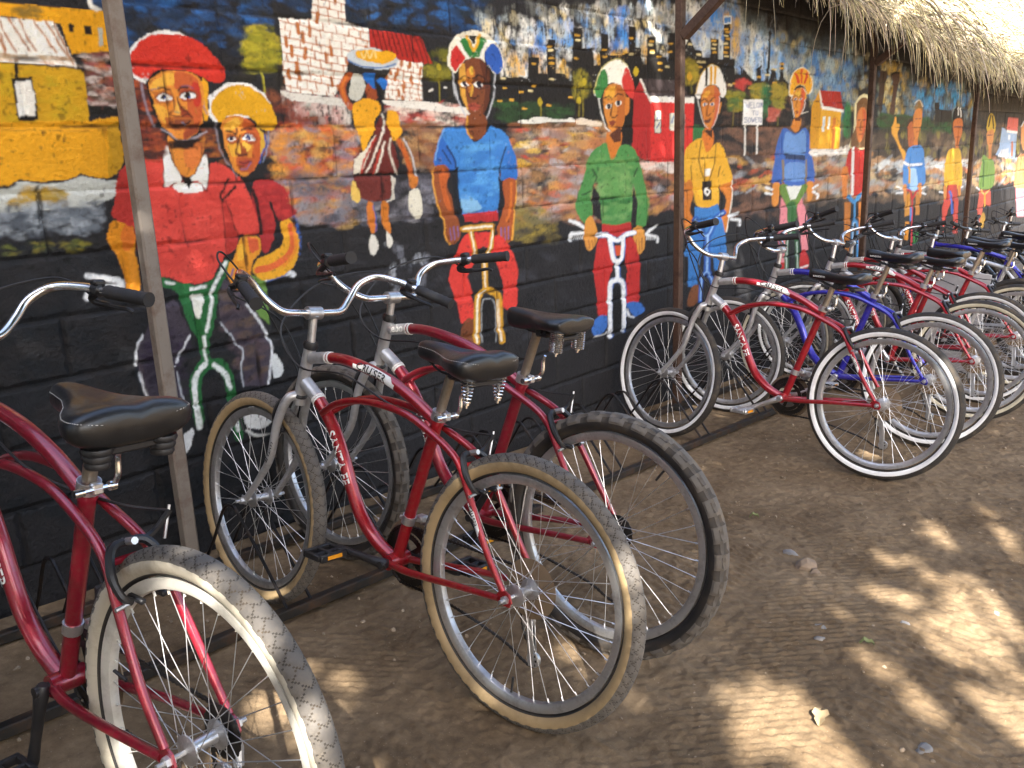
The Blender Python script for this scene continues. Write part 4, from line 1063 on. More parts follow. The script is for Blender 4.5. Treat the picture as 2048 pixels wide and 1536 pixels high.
def block_mesh(xa, xb, za, zb, seen):
    hx = abs(pxy(xb, 0, za)[0]-pxy(xa, 0, za)[0])/(xb-xa); hz = abs(pxy(xa, 0, zb)[1]-pxy(xa, 0, za)[1])/(zb-za)
    sx, sz = (min(max(1.0/max(hx, 1), .0034), .022), min(max(1.0/max(hz, 1), .0034), .012)) if seen else (.02, .012)
    nx, nz = int((xb-xa)/sx)+2, int((zb-za)/sz)+2
    X = np.linspace(xa, xb, nx); Zz = np.linspace(za, zb, nz); XX, ZZ = np.meshgrid(X, Zz)
    i = np.clip(((XX-MX0)/MRES), 1, _w-3); j = np.clip(((ZZ-MZ0)/MRES), 1, _h-3)
    kx = max(int(round((xb-xa)/nx/MRES)), 1); kz_ = max(int(round((zb-za)/nz/MRES)), 1)
    ii = i.astype(int); jj = j.astype(int); acc = 0; cnt = 0
    for ax in range(-(kx//2), kx-kx//2):
        for az in range(-(kz_//2), kz_-kz_//2):
            acc = acc+canvas[np.clip(jj+az, 0, _h-1), np.clip(ii+ax, 0, _w-1)]; cnt += 1
    colr = acc/cnt
    d = np.minimum(np.minimum(XX-xa, xb-XX), np.minimum(ZZ-za, zb-ZZ))
    g = .015+.009*(jm[np.clip(jj, 0, _h-1), np.clip(ii, 0, _w-1)]-.5)*1.6
    t = np.clip(d/np.maximum(g, .003), 0, 1); t = t*t*(3-2*t)
    face = .0052+.0035*max(0, min(1, (1.0-za)*3))+.004*(random.random()-.5)+.004*(random.random()-.5)*(XX-xa)/(xb-xa)+.0022*(_nD[jj, ii])+.0016*(_nC[jj, ii]-.5)
    Y = -t*face
    V = np.stack([XX, Y, ZZ], -1).reshape(-1, 3); idx = np.arange(nx*nz).reshape(nz, nx)
    Fq = np.stack([idx[:-1, :-1], idx[:-1, 1:], idx[1:, 1:], idx[1:, :-1]], -1).reshape(-1, 4)
    return V, Fq, colr.reshape(-1, 3)
def np_mesh(name, V, Fq, colr=None, mat=None, smooth=True, attr='mural'):
    me = bpy.data.meshes.new(name); me.vertices.add(len(V)); me.vertices.foreach_set('co', np.asarray(V, np.float32).ravel())
    k = Fq.shape[1]; me.loops.add(Fq.size); me.loops.foreach_set('vertex_index', Fq.astype(np.int32).ravel()); me.polygons.add(len(Fq)); me.polygons.foreach_set('loop_start', np.arange(0, Fq.size, k, dtype=np.int32))
    me.polygons.foreach_set('use_smooth', [smooth]*len(Fq)); me.update(calc_edges=True)
    if colr is not None:
        a = me.color_attributes.new(attr, 'FLOAT_COLOR', 'POINT'); a.data.foreach_set('color', np.concatenate([colr, np.ones((len(colr), 1))], 1).astype(np.float32).ravel())
    if mat: me.materials.append(mat)
    return me
rest = []; nB_ = 0
for area, xa, xb, za, zb in blocks:
    V, Fq, c = block_mesh(xa, xb, za, zb, area > 0)
    if area > 0 and nB_ < 296:
        org = np.array([(xa+xb)/2, 0, (za+zb)/2]); o = ob('block', np_mesh('block', V-org, Fq, c, wm_), wall); o.location = org; nB_ += 1
    else: rest.append((V, Fq, c))
off = 0; VV = []; FF = []; CC = []
for V, Fq, c in rest: VV.append(V); FF.append(Fq+off); CC.append(c); off += len(V)
tag(ob('far_blockwork', np_mesh('far_blockwork', np.concatenate(VV), np.concatenate(FF), np.concatenate(CC), wm_), wall), kind='stuff')
m_conc = material('bare concrete', (.22, .21, .2), .9, bump=.4, var=.15)
mb = MB(); mb.add([(WALL_X0, .004, -1.2), (WALL_X1, .004, -1.2), (WALL_X1, .004, WALL_TOP), (WALL_X0, .004, WALL_TOP), (WALL_X0, .19, -1.2), (WALL_X1, .19, -1.2), (WALL_X1, .19, WALL_TOP), (WALL_X0, .19, WALL_TOP)], [(4, 7, 6, 5), (0, 3, 7, 4), (1, 5, 6, 2), (3, 2, 6, 7), (0, 1, 5, 4), (0, 1, 2, 3)])
ob('wall_core', mb.mesh('wall_core', m_conc, False), wall)
del canvas
# ================================================================== ground
def axis(lo, hi, d0, d1, step, ratio=1.5):
    mid = list(np.arange(d0, d1+step*.5, step)); a = []; b = []; s = step*3; x = mid[0]-s
    while x > lo: a.append(x); s *= ratio; x -= s
    s = step*3; x = mid[-1]+s
    while x < hi: b.append(x); s *= ratio; x += s
    return np.array([lo]+a[::-1]+mid+b+[hi])
gx = axis(-400, 400, .75, 5.4, .0064); gy = axis(-400, 300, -2.7, -.15, .0064)
XX, YY = np.meshgrid(gx, gy); base = SLOPE*np.clip(XX, -15, 40)
ns = np.random.default_rng(21); h_, w_ = XX.shape
n_a = fnoise(ns, h_, w_, 4)-.5; n_b = fnoise(ns, h_, w_, 13)-.5; n_c = fnoise(ns, h_, w_, 46)-.5; n_d = fnoise(ns, h_, w_, 140)-.5; n_f = fnoise(ns, h_, w_, 1.7)-.5
near = np.clip((XX-.75)*5, 0, 1)*np.clip((5.4-XX)*3, 0, 1)*np.clip((YY+2.7)*8, 0, 1)*np.clip((-.15-YY)*8, 0, 1)
hgt = .0052*n_a+.0050*n_b+.006*n_c+.018*n_d+.0046*n_f
def band(yc, wd, sl, ang, per, amp, ph):
    """a tyre track along the wall: short lug prints across a band, broken and worn away in places"""
    c = YY-(yc+sl*(XX-2.5)+.05*np.sin(XX*1.1+ph)); m = np.exp(-(c/wd)**4)*np.clip(.35+2.6*n_d+1.3*n_c+.5*n_b, 0, 1)
    wv = np.sin(2*np.pi*((XX*np.cos(ang)+YY*np.sin(ang)+.25*c)/per+.10*n_c+.10*n_b)+.9*n_a*3); lug = np.sin(2*np.pi*(c/.045+ph)+2*n_c) > -.55
    return amp*m*np.tanh(2.2*wv)*np.where(lug, 1, .25)*(.55+1.2*(n_a+.25))
hgt += band(-.98, .20, .02, math.radians(24), .030, .0030, 0)+band(-1.36, .17, .06, math.radians(-34), .027, .0032, 1)+band(-1.74, .18, .10, math.radians(38), .029, .0034, 2)+band(-2.12, .18, .03, math.radians(-24), .028, .0030, 3)+band(-2.48, .16, .0, math.radians(30), .030, .0030, 4)
V = np.stack([XX, YY, base+near*hgt], -1).reshape(-1, 3); idx = np.arange(h_*w_).reshape(h_, w_)
Fq = np.stack([idx[:-1, :-1], idx[:-1, 1:], idx[1:, 1:], idx[1:, :-1]], -1).reshape(-1, 4)
gm = bpy.data.materials.new('dry brown earth'); gm.use_nodes = True; N = gm.node_tree.nodes; Lk = gm.node_tree.links; b = N['Principled BSDF']; geo = N.new('ShaderNodeNewGeometry')
def nz(scale, det=6, rough=.6):
    n = N.new('ShaderNodeTexNoise'); n.inputs['Scale'].default_value = scale; n.inputs['Detail'].default_value = det; n.inputs['Roughness'].default_value = rough; Lk.new(geo.outputs['Position'], n.inputs['Vector']); return n
na, nb, nc = nz(2.2, 5), nz(24, 8, .7), nz(210, 4, .7)
cr = N.new('ShaderNodeValToRGB'); e = cr.color_ramp.elements; e[0].position = .30; e[0].color = (.118, .079, .044, 1); e[1].position = .72; e[1].color = (.245, .178, .110, 1); Lk.new(na.outputs['Fac'], cr.inputs[0])
cr2 = N.new('ShaderNodeValToRGB'); e = cr2.color_ramp.elements; e[0].position = .34; e[0].color = (.70, .68, .66, 1); e[1].position = .70; e[1].color = (1.25, 1.23, 1.2, 1); Lk.new(nb.outputs['Fac'], cr2.inputs[0])
mx = N.new('ShaderNodeMix'); mx.data_type = 'RGBA'; mx.blend_type = 'MULTIPLY'; mx.inputs['Factor'].default_value = 1; Lk.new(cr.outputs[0], mx.inputs['A']); Lk.new(cr2.outputs[0], mx.inputs['B'])
vo = N.new('ShaderNodeTexVoronoi'); vo.inputs['Scale'].default_value = 130; Lk.new(geo.outputs['Position'], vo.inputs['Vector'])
sp = N.new('ShaderNodeMapRange'); sp.inputs[1].default_value = .10; sp.inputs[2].default_value = .16; sp.inputs[3].default_value = 1; sp.inputs[4].default_value = 0; Lk.new(vo.outputs['Distance'], sp.inputs[0])
sp2 = N.new('ShaderNodeMath'); sp2.operation = 'GREATER_THAN'; sp2.inputs[1].default_value = .78; sx = N.new('ShaderNodeSeparateColor'); Lk.new(vo.outputs['Color'], sx.inputs[0]); Lk.new(sx.outputs[0], sp2.inputs[0])
sp3 = N.new('ShaderNodeMath'); sp3.operation = 'MULTIPLY'; Lk.new(sp.outputs[0], sp3.inputs[0]); Lk.new(sp2.outputs[0], sp3.inputs[1]); sp4 = N.new('ShaderNodeMath'); sp4.operation = 'MULTIPLY'; sp4.inputs[1].default_value = .55; Lk.new(sp3.outputs[0], sp4.inputs[0])
mx2 = N.new('ShaderNodeMix'); mx2.data_type = 'RGBA'; mx2.inputs['B'].default_value = (.42, .34, .25, 1); Lk.new(sp4.outputs[0], mx2.inputs['Factor']); Lk.new(mx.outputs['Result'], mx2.inputs['A']); Lk.new(mx2.outputs['Result'], b.inputs['Base Color'])
ad = N.new('ShaderNodeMath'); ad.operation = 'MULTIPLY_ADD'; ad.inputs[1].default_value = .5; Lk.new(nc.outputs['Fac'], ad.inputs[0]); Lk.new(nb.outputs['Fac'], ad.inputs[2])
bp = N.new('ShaderNodeBump'); bp.inputs['Strength'].default_value = .9; bp.inputs['Distance'].default_value = .005; Lk.new(ad.outputs[0], bp.inputs['Height']); Lk.new(bp.outputs[0], b.inputs['Normal']); b.inputs['Roughness'].default_value = .95; b.inputs['Specular IOR Level'].default_value = .2
tag(ob('ground', np_mesh('ground', V, Fq, None, gm)), kind='structure')
# ------------------------------------------------------------------ stones, pebbles and fallen leaves
def stone_mesh(seed, sz, mat):
    r = np.random.default_rng(seed); bm = bmesh.new(); bmesh.ops.create_icosphere(bm, subdivisions=2, radius=1)
    k = r.normal(size=(5, 3)); 
    for v in bm.verts:
        d = np.array(v.co); f = 1+.22*np.sin(k[0]@d*1.7+seed)+.14*np.sin(k[1]@d*2.6)+.08*np.sin(k[2]@d*5)
        v.co = Vector(d*f*np.array(sz))
    me = bpy.data.meshes.new('stone'); bm.to_mesh(me); bm.free(); me.materials.append(mat); me.polygons.foreach_set('use_smooth', [seed % 3 == 0]*len(me.polygons)); return me
m_st1 = material('brown stone', (.22, .16, .11), .9, dirt=(.2, .14, .09), bump=.5, var=.2); m_st2 = material('grey stone', (.21, .20, .19), .85, dirt=(.25, .19, .13), bump=.4, var=.2)
for i, (x, y, s, m, lb) in enumerate([(2.585, -1.637, (.034, .03, .026), m_st1, 'largest rounded brown stone on the bare earth'), (2.66, -1.545, (.030, .022, .010), m_st2, 'flat grey stone lying behind the largest brown stone'),
        (2.565, -1.675, (.02, .016, .013), m_st1, 'small brown stone touching the largest stone'), (2.22, -1.832, (.018, .015, .008), m_st2, 'flat blue-grey stone nearest the tyre marks'), (2.15, -1.86, (.016, .014, .008), m_st2, 'lower of two blue-grey stones beside the tyre marks'),
        (2.39, -2.012, (.018, .016, .008), m_st2, 'pale flat stone in the dappled shade'), (2.63, -2.19, (.015, .014, .008), m_st2, 'rounded pale stone near the right edge of the yard'), (1.822, -2.231, (.020, .015, .009), m_st2, 'pale blue-grey stone at the front of the yard')]):
    o = ob('stone', stone_mesh(i+2, s, m)); o.location = (x, y, gz(x)+s[2]*.2); o.rotation_euler = (0, 0, i*1.3); tag(o, lb, 'stone', 'loose stones on the earth')
pv, pf, n0 = [], [], 0
ico = bmesh.new(); bmesh.ops.create_icosphere(ico, subdivisions=1, radius=1); iv = np.array([v.co[:] for v in ico.verts]); jf = np.array([[v.index for v in f.verts] for f in ico.faces]); ico.free()
for k in range(2600):
    x, y = RNG.uniform(.3, 6), RNG.uniform(-2.7, -.1); s = .0018+.006*RNG.random()**7
    pv.append(iv*(s*RNG.uniform(.6, 1.2, 3))*RNG.uniform(.8, 1.2, (len(iv), 1))+[x, y, gz(x)+.001]); pf.append(jf+n0); n0 += len(iv)
m_peb = material('pebbles', (.25, .19, .13), .9, var=.45, dscale=40)
tag(ob('pebbles', np_mesh('pebbles', np.concatenate(pv), np.concatenate(pf), None, m_peb, False)), 'small pebbles and grit scattered over the earth', 'pebbles', kind='stuff')
def leaf_mesh(ln, wd, mat):
    mb = MB(); n = 7; V = []
    for i in range(n):
        t = i/(n-1); w = wd*math.sin(math.pi*min(t*.94+.03, 1))**.8*(1+.25*math.sin(i*2.4)); z = .010*math.sin(t*3.1)+.004*math.sin(i*1.9)
        V += [(t*ln-ln/2, -w, z+.008), (t*ln-ln/2, 0, z), (t*ln-ln/2, w, z+.006)]
    Fc = [(i*3+j, i*3+j+1, i*3+j+4, i*3+j+3) for i in range(n-1) for j in (0, 1)]
    return mb.add(V, Fc).mesh('leaf', mat)
m_lf = material('dry leaf', (.27, .20, .11), .8, var=.25, dscale=60); m_lg = material('fading green leaf', (.14, .16, .06), .7, var=.2, dscale=60)
for x, y, ln, a, m, lb in [(1.781, -2.011, .075, .3, m_lf, 'large dry curled leaf in the sun patch'), (2.20, -1.97, .04, 2.0, m_lg, 'small greenish leaf on the shaded earth'), (2.9, -1.30, .035, 1.9, m_lg, 'tiny green leaf in front of the bicycle rack')]:
    o = ob('fallen_leaf', leaf_mesh(ln, ln*.22, m)); o.location = (x, y, gz(x)+.004); o.rotation_euler = (0, 0, a); tag(o, lb, 'leaf', 'fallen leaves')
# ================================================================== shelter posts and braces
m_p1 = material('grey primer steel', '7c736a', .6, dirt='5a3a28', dscale=9, damt=.75, bump=.2, var=.12); m_p2 = material('brown painted steel', '4a3529', .55, dirt='2a1c16', dscale=20, damt=.6, bump=.15, var=.15); m_dk = material('dark steel', '1d1a19', .5, dirt='4a3a2c', dscale=26, damt=.5)
def eave_z(x): return 2.17-.028*x+.30*min(max((7.6-x)/3.0, 0), 1)
for x, m, lb in [(1.235, m_p1, 'pale grey rust-spotted square post on the left'), (4.27, m_p2, 'dark brown square post beside the red painted house'), (7.12, m_p2, 'dark brown square post beside the long-haired painted rider'), (10.1, m_p2, 'farthest dark brown square post under the thatch')]:
    p = empty('shelter_post', (x, -.15, gz(x))); top = eave_z(x)+.22-gz(x)
    mb = MB(); mb.box((0, 0, top/2-.1), (.044, .044, top+.2), bev=.006); ob('shaft', mb.mesh('shaft', m, False), p)
    mb = MB(); mb.box((0, 0, .006), (.13, .13, .008), bev=.002); ob('base_plate', mb.mesh('base_plate', m_dk, False), p)
    if x < 2: tag(p, lb, 'post', 'posts of the thatched shelter'); continue
    zb = {4.27: 1.79, 7.12: 1.80, 10.1: 1.70}[x]-gz(x); a = np.array([0, -.02, zb]); c = np.array([0, -.36, zb+.25 if x > 5 else zb+.27])
    mb = MB(); d = Vector(c-a); R = d.to_track_quat('Z', 'Y').to_matrix(); mb.box(tuple((a+c)/2), (.05, .05, d.length), R=R, bev=.004); ob('brace', mb.mesh('brace', m, False), p)
    tag(p, lb, 'post', 'posts of the thatched shelter')
# ================================================================== thatched roof
roof = empty('thatched_roof', (6, -.5, 2)); tag(roof, 'shaggy sunlit thatched roof overhanging the mural wall', 'roof')
m_th = bpy.data.materials.new('thatch straw'); m_th.use_nodes = True; N = m_th.node_tree.nodes; Lk = m_th.node_tree.links; b = N['Principled BSDF']; at = N.new('ShaderNodeAttribute'); at.attribute_name = 'straw'; Lk.new(at.outputs['Color'], b.inputs['Base Color']); b.inputs['Roughness'].default_value = .6; b.inputs['Specular IOR Level'].default_value = .3
m_tb = material('packed thatch', (.060, .047, .028), .9, var=.35, dscale=40, bump=1, bscale=90)
RX0, RX1 = 4.05, 15.5
def roof_pt(x, s, lift=0.):   # s: metres up the slope from the eave
    return np.array([x+.10*math.sin(s*4), -.52+s*.62, eave_z(x)-.06+s*.80+.03*math.sin(x*2.1+s*3)+.05*math.sin(x*.9)+lift])
xs = np.linspace(RX0, RX1, 90); V = []
for x in xs:
    for s, l in ((0, 0.), (.35, .03), (.8, 0), (1.9, 0), (1.92, -.14), (.9, -.16), (.05, -.07)): V.append(roof_pt(x, s, l+.012*math.sin(x*17+s*5)))
k = 7; Fc = [(i*k+j, i*k+(j+1) % k, (i+1)*k+(j+1) % k, (i+1)*k+j) for i in range(len(xs)-1) for j in range(k)]+[tuple(range(k)), tuple(range((len(xs)-1)*k, len(xs)*k))[::-1]]
org = np.array([6, -.5, 2.]); mb = MB(); mb.add(np.array(V)-org, Fc); ob('packed_thatch', mb.mesh('packed_thatch', m_tb), roof)
mb = MB(); mb.tube([Vector(roof_pt(x, .10, -.13))-Vector(org) for x in np.linspace(RX0, RX1, 12)], .028, 8); ob('eave_beam', mb.mesh('eave_beam', m_dk), roof)
sv, sf, sc, n0 = [], [], [], 0
def strand(p0, d0, ln, curl, r, colr, seg=5):
    global n0
    p = np.array(p0, float); d = np.array(d0, float); d /= np.linalg.norm(d); side = np.cross(d, [0, 0, 1.]); side = side/(np.linalg.norm(side)+1e-6); up = np.cross(side, d); st = ln/seg
    ang = RNG.uniform(0, 6.28); wv = (side*math.cos(ang)+up*math.sin(ang)); 
    for i in range(seg+1):
        rr = r*(1-.75*i/seg)
        sv.append(p+wv*rr); sv.append(p-wv*rr*.5+np.cross(wv, d)*rr*.8); sv.append(p-wv*rr*.5-np.cross(wv, d)*rr*.8); sc.extend([colr]*3)
        if i < seg:
            for j in range(3): sf.append((n0+i*3+j, n0+i*3+(j+1) % 3, n0+(i+1)*3+(j+1) % 3, n0+(i+1)*3+j))
        p = p+d*st; d = d+np.array([0, 0, -1])*curl*st+RNG.normal(0, .05, 3); d /= np.linalg.norm(d)
    n0 += (seg+1)*3
def straw():
    c = np.array([.60, .54, .39])*(.28+.95*RNG.random()); c = c*np.array([1, RNG.uniform(.88, 1.02), RNG.uniform(.65, 1.05)]); return c
for k_ in range(5600):     # straw lying down the slope
    x = RNG.uniform(4.0, 15); s = RNG.uniform(.02, 1.55); p = roof_pt(x, s, .02+.10*RNG.random()); strand(p, (RNG.normal(0, .85), -.70+RNG.normal(0, .3), -.55+RNG.normal(0, .55)), RNG.uniform(.08, .30), RNG.uniform(.2, 2.0), RNG.uniform(.0035, .0105), straw(), 4)
for k_ in range(4200):     # fringe hanging over the eave
    x = RNG.uniform(3.9, 15); cl = .5+.5*math.sin(x*7.3+1.4*math.sin(x*3.1)); s = RNG.uniform(-.02, .16)
    ln = (.10+.34*RNG.random()**2.2)*(.7+.5*cl); p = roof_pt(x, s, RNG.uniform(-.06, .03)); strand(p, (RNG.normal(0, .55), -.55+RNG.normal(0, .3), -.5+RNG.normal(0, .4)), ln, RNG.uniform(1, 10), RNG.uniform(.0022, .0052), straw(), 5)
for k_ in range(34):       # long loose blades
    x = RNG.uniform(6.4, 9.0); p = roof_pt(x, RNG.uniform(.25, .7), .06); strand(p, (-.35+RNG.normal(0, .25), -.8, -.3), RNG.uniform(.6, 1.0), RNG.uniform(1.2, 2.6), RNG.uniform(.008, .014), straw()*.8, 8)
tag(ob('loose_straw', np_mesh('loose_straw', np.array(sv)-org, np.array(sf), np.array(sc), m_th, True, 'straw'), roof), kind='stuff')
for c in roof.children: c.location = (0, 0, 0)
# ================================================================== floor racks
m_rk = material('scuffed rack steel', '35322f', .5, .6, dirt='6a4c34', dscale=18, damt=.75, bump=.2)
m_rod = material('black rack rod', '16161a', .4, .3, dirt='54402e', dscale=25, damt=.5)
def rack(x0, x1, slots, lb):
    r = empty('bicycle_rack', (x0, -.4, gz(x0))); T_ = lambda x, y, z: (x-x0, y+.4, z+gz(x)-gz(x0))
    for y, nm in ((-.64, 'front_rail'), (-.17, 'back_rail')):
        mb = MB(); c = T_((x0+x1)/2, y, .02); R = Matrix.Rotation(-math.atan(SLOPE), 3, 'Y'); mb.box(c, (x1-x0, .032, .03), R=R, bev=.003); ob(nm, mb.mesh(nm, m_rk, False), r)
    for x in (x0+.02, x1-.02):
        mb = MB(); mb.box(T_(x, -.405, .018), (.03, .44, .026), bev=.003); ob('end_bar', mb.mesh('end_bar', m_rk, False), r)
    for x in slots:
        for dx in (-.042, .042):
            pth = cat_path([T_(x+dx, -.64, .03), T_(x+dx, -.56, .13), T_(x+dx, -.44, .27), T_(x+dx, -.40, .295), T_(x+dx, -.35, .27), T_(x+dx, -.26, .14), T_(x+dx, -.17, .03)], 4); mb = MB(); mb.tube(pth, .0055, 6); ob('hoop', mb.mesh('hoop', m_rod), r)
    tag(r, lb, 'bike rack', 'steel floor racks along the wall')
rack(.25, 2.42, [.32, .78, 1.3, 1.71, 2.1, 2.34], 'steel floor rack holding the three nearest red bicycles')
rack(2.50, 5.80, [2.62, 2.95, 3.30, 3.72, 4.37, 5.08, 5.56], 'steel floor rack holding the near bicycles of the right group')
rack(5.86, 11.9, [6.24, 6.67, 6.9, 7.56, 8.2, 8.8, 9.5, 10.2, 11.0], 'far steel floor rack under the thatch, mostly hidden by bicycles')
# ================================================================== bicycles
R_W = .335; WB = 1.107
AX0 = Vector((.89, 0, .721)); AXD = Vector((-.038, 0, .122)).normalized()
BBP = np.array([.451, 0, .299]); STT = np.array([.301, 0, .746])
SD = (STT-BBP)/np.linalg.norm(STT-BBP)
m_chr = material('polished alloy', (.75, .75, .76), .18, 1., dirt='6a5a48', dscale=30, damt=.25); m_alu = material('dull alloy', (.62, .62, .63), .36, .9, dirt='5a4a3c', dscale=22, damt=.45)
m_sil = material('silver fork paint', (.50, .50, .51), .32, .55, .3, dirt='5c4c3a', dscale=18, damt=.4); m_blk = material('black plastic', (.014, .014, .016), .42, dirt='3c342c', dscale=40, damt=.35); m_rub = material('black rubber grip', (.018, .018, .020), .7, dirt='4a3f34', dscale=50, damt=.35, bump=.5, bscale=500)
m_lea = material('black leather saddle', (.010, .010, .011), .33, coat=.2, dirt='2c2a28', dscale=60, damt=.25, bump=.22, bscale=700); m_post = material('worn seat post', (.34, .29, .23), .35, .8, dirt='6b5236', dscale=16, damt=.5); m_whd = material('white decal', (.78, .77, .74), .5, dirt='9a8a78', dscale=60, damt=.3); m_bkd = material('black decal', (.02, .02, .02), .5)
m_prot = material('yellowed plastic disc', (.20, .14, .085), .45, dirt='54402c', dscale=20, damt=.5); m_chain = material('oily chain', (.05, .047, .045), .35, .8, dirt='5a4a3a', dscale=60, damt=.4); m_yref = material('orange reflector', (.75, .30, .02), .25); m_stitch = material('pale stitching', (.55, .53, .50), .7)
def paint(name, h): return material(name, h, .28, .40, 1., dirt='7a6454', dscale=90, damt=.32, var=.06)
PAINT = {'red': paint('candy red paint', '9c1220'), 'dull': paint('faded red paint', '93192e'), 'crim': paint('crimson paint', 'a01424'), 'purple': paint('violet blue paint', '2d2ba6'), 'silver': m_sil, 'navy': paint('dark slate paint', '23303c'), 'black': paint('black paint', '15161a')}
def tyre_mat(name, h, rough=.75): return material(name, h, rough, dirt='877b6b', dscale=20, damt=.5, bump=.4, bscale=220, var=.12)
TREAD = {'dust': tyre_mat('dusty tread rubber', '5b5651'), 'dark': material('tread rubber', '2b2826', .75, dirt='7a6c5a', dscale=16, damt=.45, bump=.4, bscale=220, var=.12)}
SIDE = {'gum': material('gum sidewall', '9d8662', .75, dirt='66563f', dscale=9, damt=.6, var=.18), 'white': material('white sidewall', 'e2e3e4', .55, dirt='9a9288', dscale=12, damt=.35), 'cream': material('cream sidewall', 'bdb6a0', .65, dirt='7a6c54', dscale=12, damt=.5), 'black': material('black sidewall', '1e1c1b', .65, dirt='5c4c3a', dscale=14, damt=.5), 'tan': material('dusty pale sidewall', 'b5ac9a', .7, dirt='5e5040', dscale=10, damt=.55)}
m_bead = material('bead rubber', '2a2826', .7, dirt='54463a', dscale=20, damt=.4)
m_groove = material('tread groove', '3d3833', .9, dirt='6a5a48', dscale=30, damt=.5)
m_rimc = material('cream rim', (.62, .59, .52), .4, .2, dirt='6a5a48', dscale=18, damt=.35)
CACHE = {}
def cached(key, fn):
    if key not in CACHE: CACHE[key] = fn()
    return CACHE[key]
def tyre_mesh(style, tread, side):
    n, k, Rc, tr = (720 if style == 'street' else 240), (40 if style == 'street' else 28), .3075, .0240 if style != 'slick' else .0225
    Rc = R_W-tr-.001; TW = {'white': 1.0, 'cream': 1.0}.get(side, 1.15); SW0, SW1 = (1.55, 2.42) if side in ('white', 'cream') else (TW+.22, 2.45)
    mb = MB(); V = []; ms = []
    ph = [math.pi*2*(i+.5)/k-math.pi for i in range(k)]
    for j in range(n):
        a = 2*math.pi*j/n; ca, sa = math.cos(a), math.sin(a)
        for i, p in enumerate(ph):
            d = 0; ap = abs(p); ii = abs(i-(k-1)/2)
            if ap < TW:
                if style == 'knob': d = .0045 if ((j+(4 if int(ii/2) % 2 else 0)) % 8 < 5 and ap <= .75) or (ap > .75 and j % 8 < 5) else -.0015
                elif style == 'street': d = -.0020 if int(j+ii*1.3) % 10 == 0 or (int(j-ii*1.3) % 10 == 5 and ap > .35) else .0004
                else: d = -.0010 if (int(j+ii*2) % 12 == 0 and ap > .2) else .0002
            elif ap < TW+.22 and style != 'slick': d = (.0045 if style == 'knob' else .0010) if j % (8 if style == 'knob' else 12) < (5 if style == 'knob' else 6) else -.0010
            r = Rc+(tr+d)*math.cos(p); h = (tr+d)*math.sin(p)*(.96 if style != 'knob' else 1.02)
            V.append((r*ca, h, r*sa))
    Fc = []
    for j in range(n):
        for i in range(k):
            i2 = (i+1) % k; Fc.append((j*k+i, j*k+i2, ((j+1) % n)*k+i2, ((j+1) % n)*k+i))
            pm_ = abs((ph[i]+math.pi/k)); pm_ = pm_ if pm_ < math.pi else 2*math.pi-pm_
            gr = (style == 'street' and pm_ < TW and (int(j+abs(i-(k-1)/2+.5)*1.3) % 10 == 0 or (int(j-abs(i-(k-1)/2+.5)*1.3) % 10 == 5 and pm_ > .35))) or (style == 'slick' and .2 < pm_ < TW and int(j+abs(i-(k-1)/2)*2) % 12 == 0); kn = style == 'knob' and pm_ < TW+.22 and not ((j+(4 if int(abs(i-(k-1)/2)/2) % 2 else 0)) % 8 < 5 if pm_ < .75 else j % 8 < 5); ms.append(3 if gr or kn else 2 if TW+.22 <= pm_ < SW0 or pm_ >= SW1 else (0 if pm_ < TW+.22 else 1))
    mb.add(V, Fc); mb.m = ms
    return mb.mesh('tyre', [TREAD[tread], SIDE[side], m_bead, m_groove])
def rim_mesh(mat):
    mb = MB(); mb.lathe([(.2845, -.0125), (.2845, -.010), (.279, -.009), (.279, .009), (.2845, .010), (.2845, .0125), (.272, .0125), (.2635, .0085), (.261, 0), (.2635, -.0085), (.272, -.0125)], 96, close=True)
    for i in range(36):
        a = 2*math.pi*(i+.5)/36; mb.tube([(.2625*math.cos(a), 0, .2625*math.sin(a)), (.252*math.cos(a), 0, .252*math.sin(a))], .0022, 5)
    mb.tube([(.262, 0, .0), (.222, 0, .0)], .0032, 6, 1)
    return mb.mesh('rim', [mat, m_blk])
def spoke_mesh():
    mb = MB()
    for i in range(36):
        sd = 1 if i % 2 else -1; a = 2*math.pi*(i+.5)/36; da = (1.15 if (i//2) % 2 else -1.15)
        mb.tube([(.253*math.cos(a), sd*.002, .253*math.sin(a)), (.022*math.cos(a+da), sd*(.029+.0015*((i//2) % 2)), .022*math.sin(a+da))], .00095, 4, cap=False)
    return mb.mesh('spokes', m_alu)
def hub_mesh(rear):
    mb = MB(); mb.lathe([(.0, -.034), (.012, -.034), (.027, -.030), (.027, -.027), (.012, -.022), (.011, .022), (.027, .027), (.027, .030), (.012, .034), (.0, .034)], 20)
    mb.tube([(0, -.085, 0), (0, .085, 0)], .0048, 8); 
    for s in (-1, 1): mb.lathe([(.0, s*.072), (.010, s*.072), (.011, s*.062), (.011, s*.056), (0, s*.056)], 6)
    return mb.mesh('hub', m_alu)
def cassette_mesh():
    mb = MB(); 
    for i, r in enumerate((.048, .042, .036, .030, .025)):
        y = -.037-.0035*i; n = 40; pr_ = []
        V = []; 
        for j in range(n):
            rr = r*(1+(.05 if j % 2 else 0)); a = 2*math.pi*j/n; V += [(rr*math.cos(a), y, rr*math.sin(a)), (rr*math.cos(a), y-.002, rr*math.sin(a))]
        Fc = [tuple(range(0, 2*n, 2)), tuple(range(1, 2*n, 2))[::-1]]+[(2*j, 2*j+1, (2*j+3) % (2*n), (2*j+2) % (2*n)) for j in range(n)]
        mb.add(V, Fc)
    return mb.mesh('cassette', m_chain, False)
TT = [(.838, 0, .826), (.70, 0, .838), (.545, 0, .815), (.42, 0, .772), (.312, 0, .715)]
DT = [(.868, 0, .748), (.80, 0, .700), (.735, 0, .630), (.685, 0, .545), (.650, 0, .470), (.605, 0, .392), (.540, 0, .335), (.465, 0, .300)]
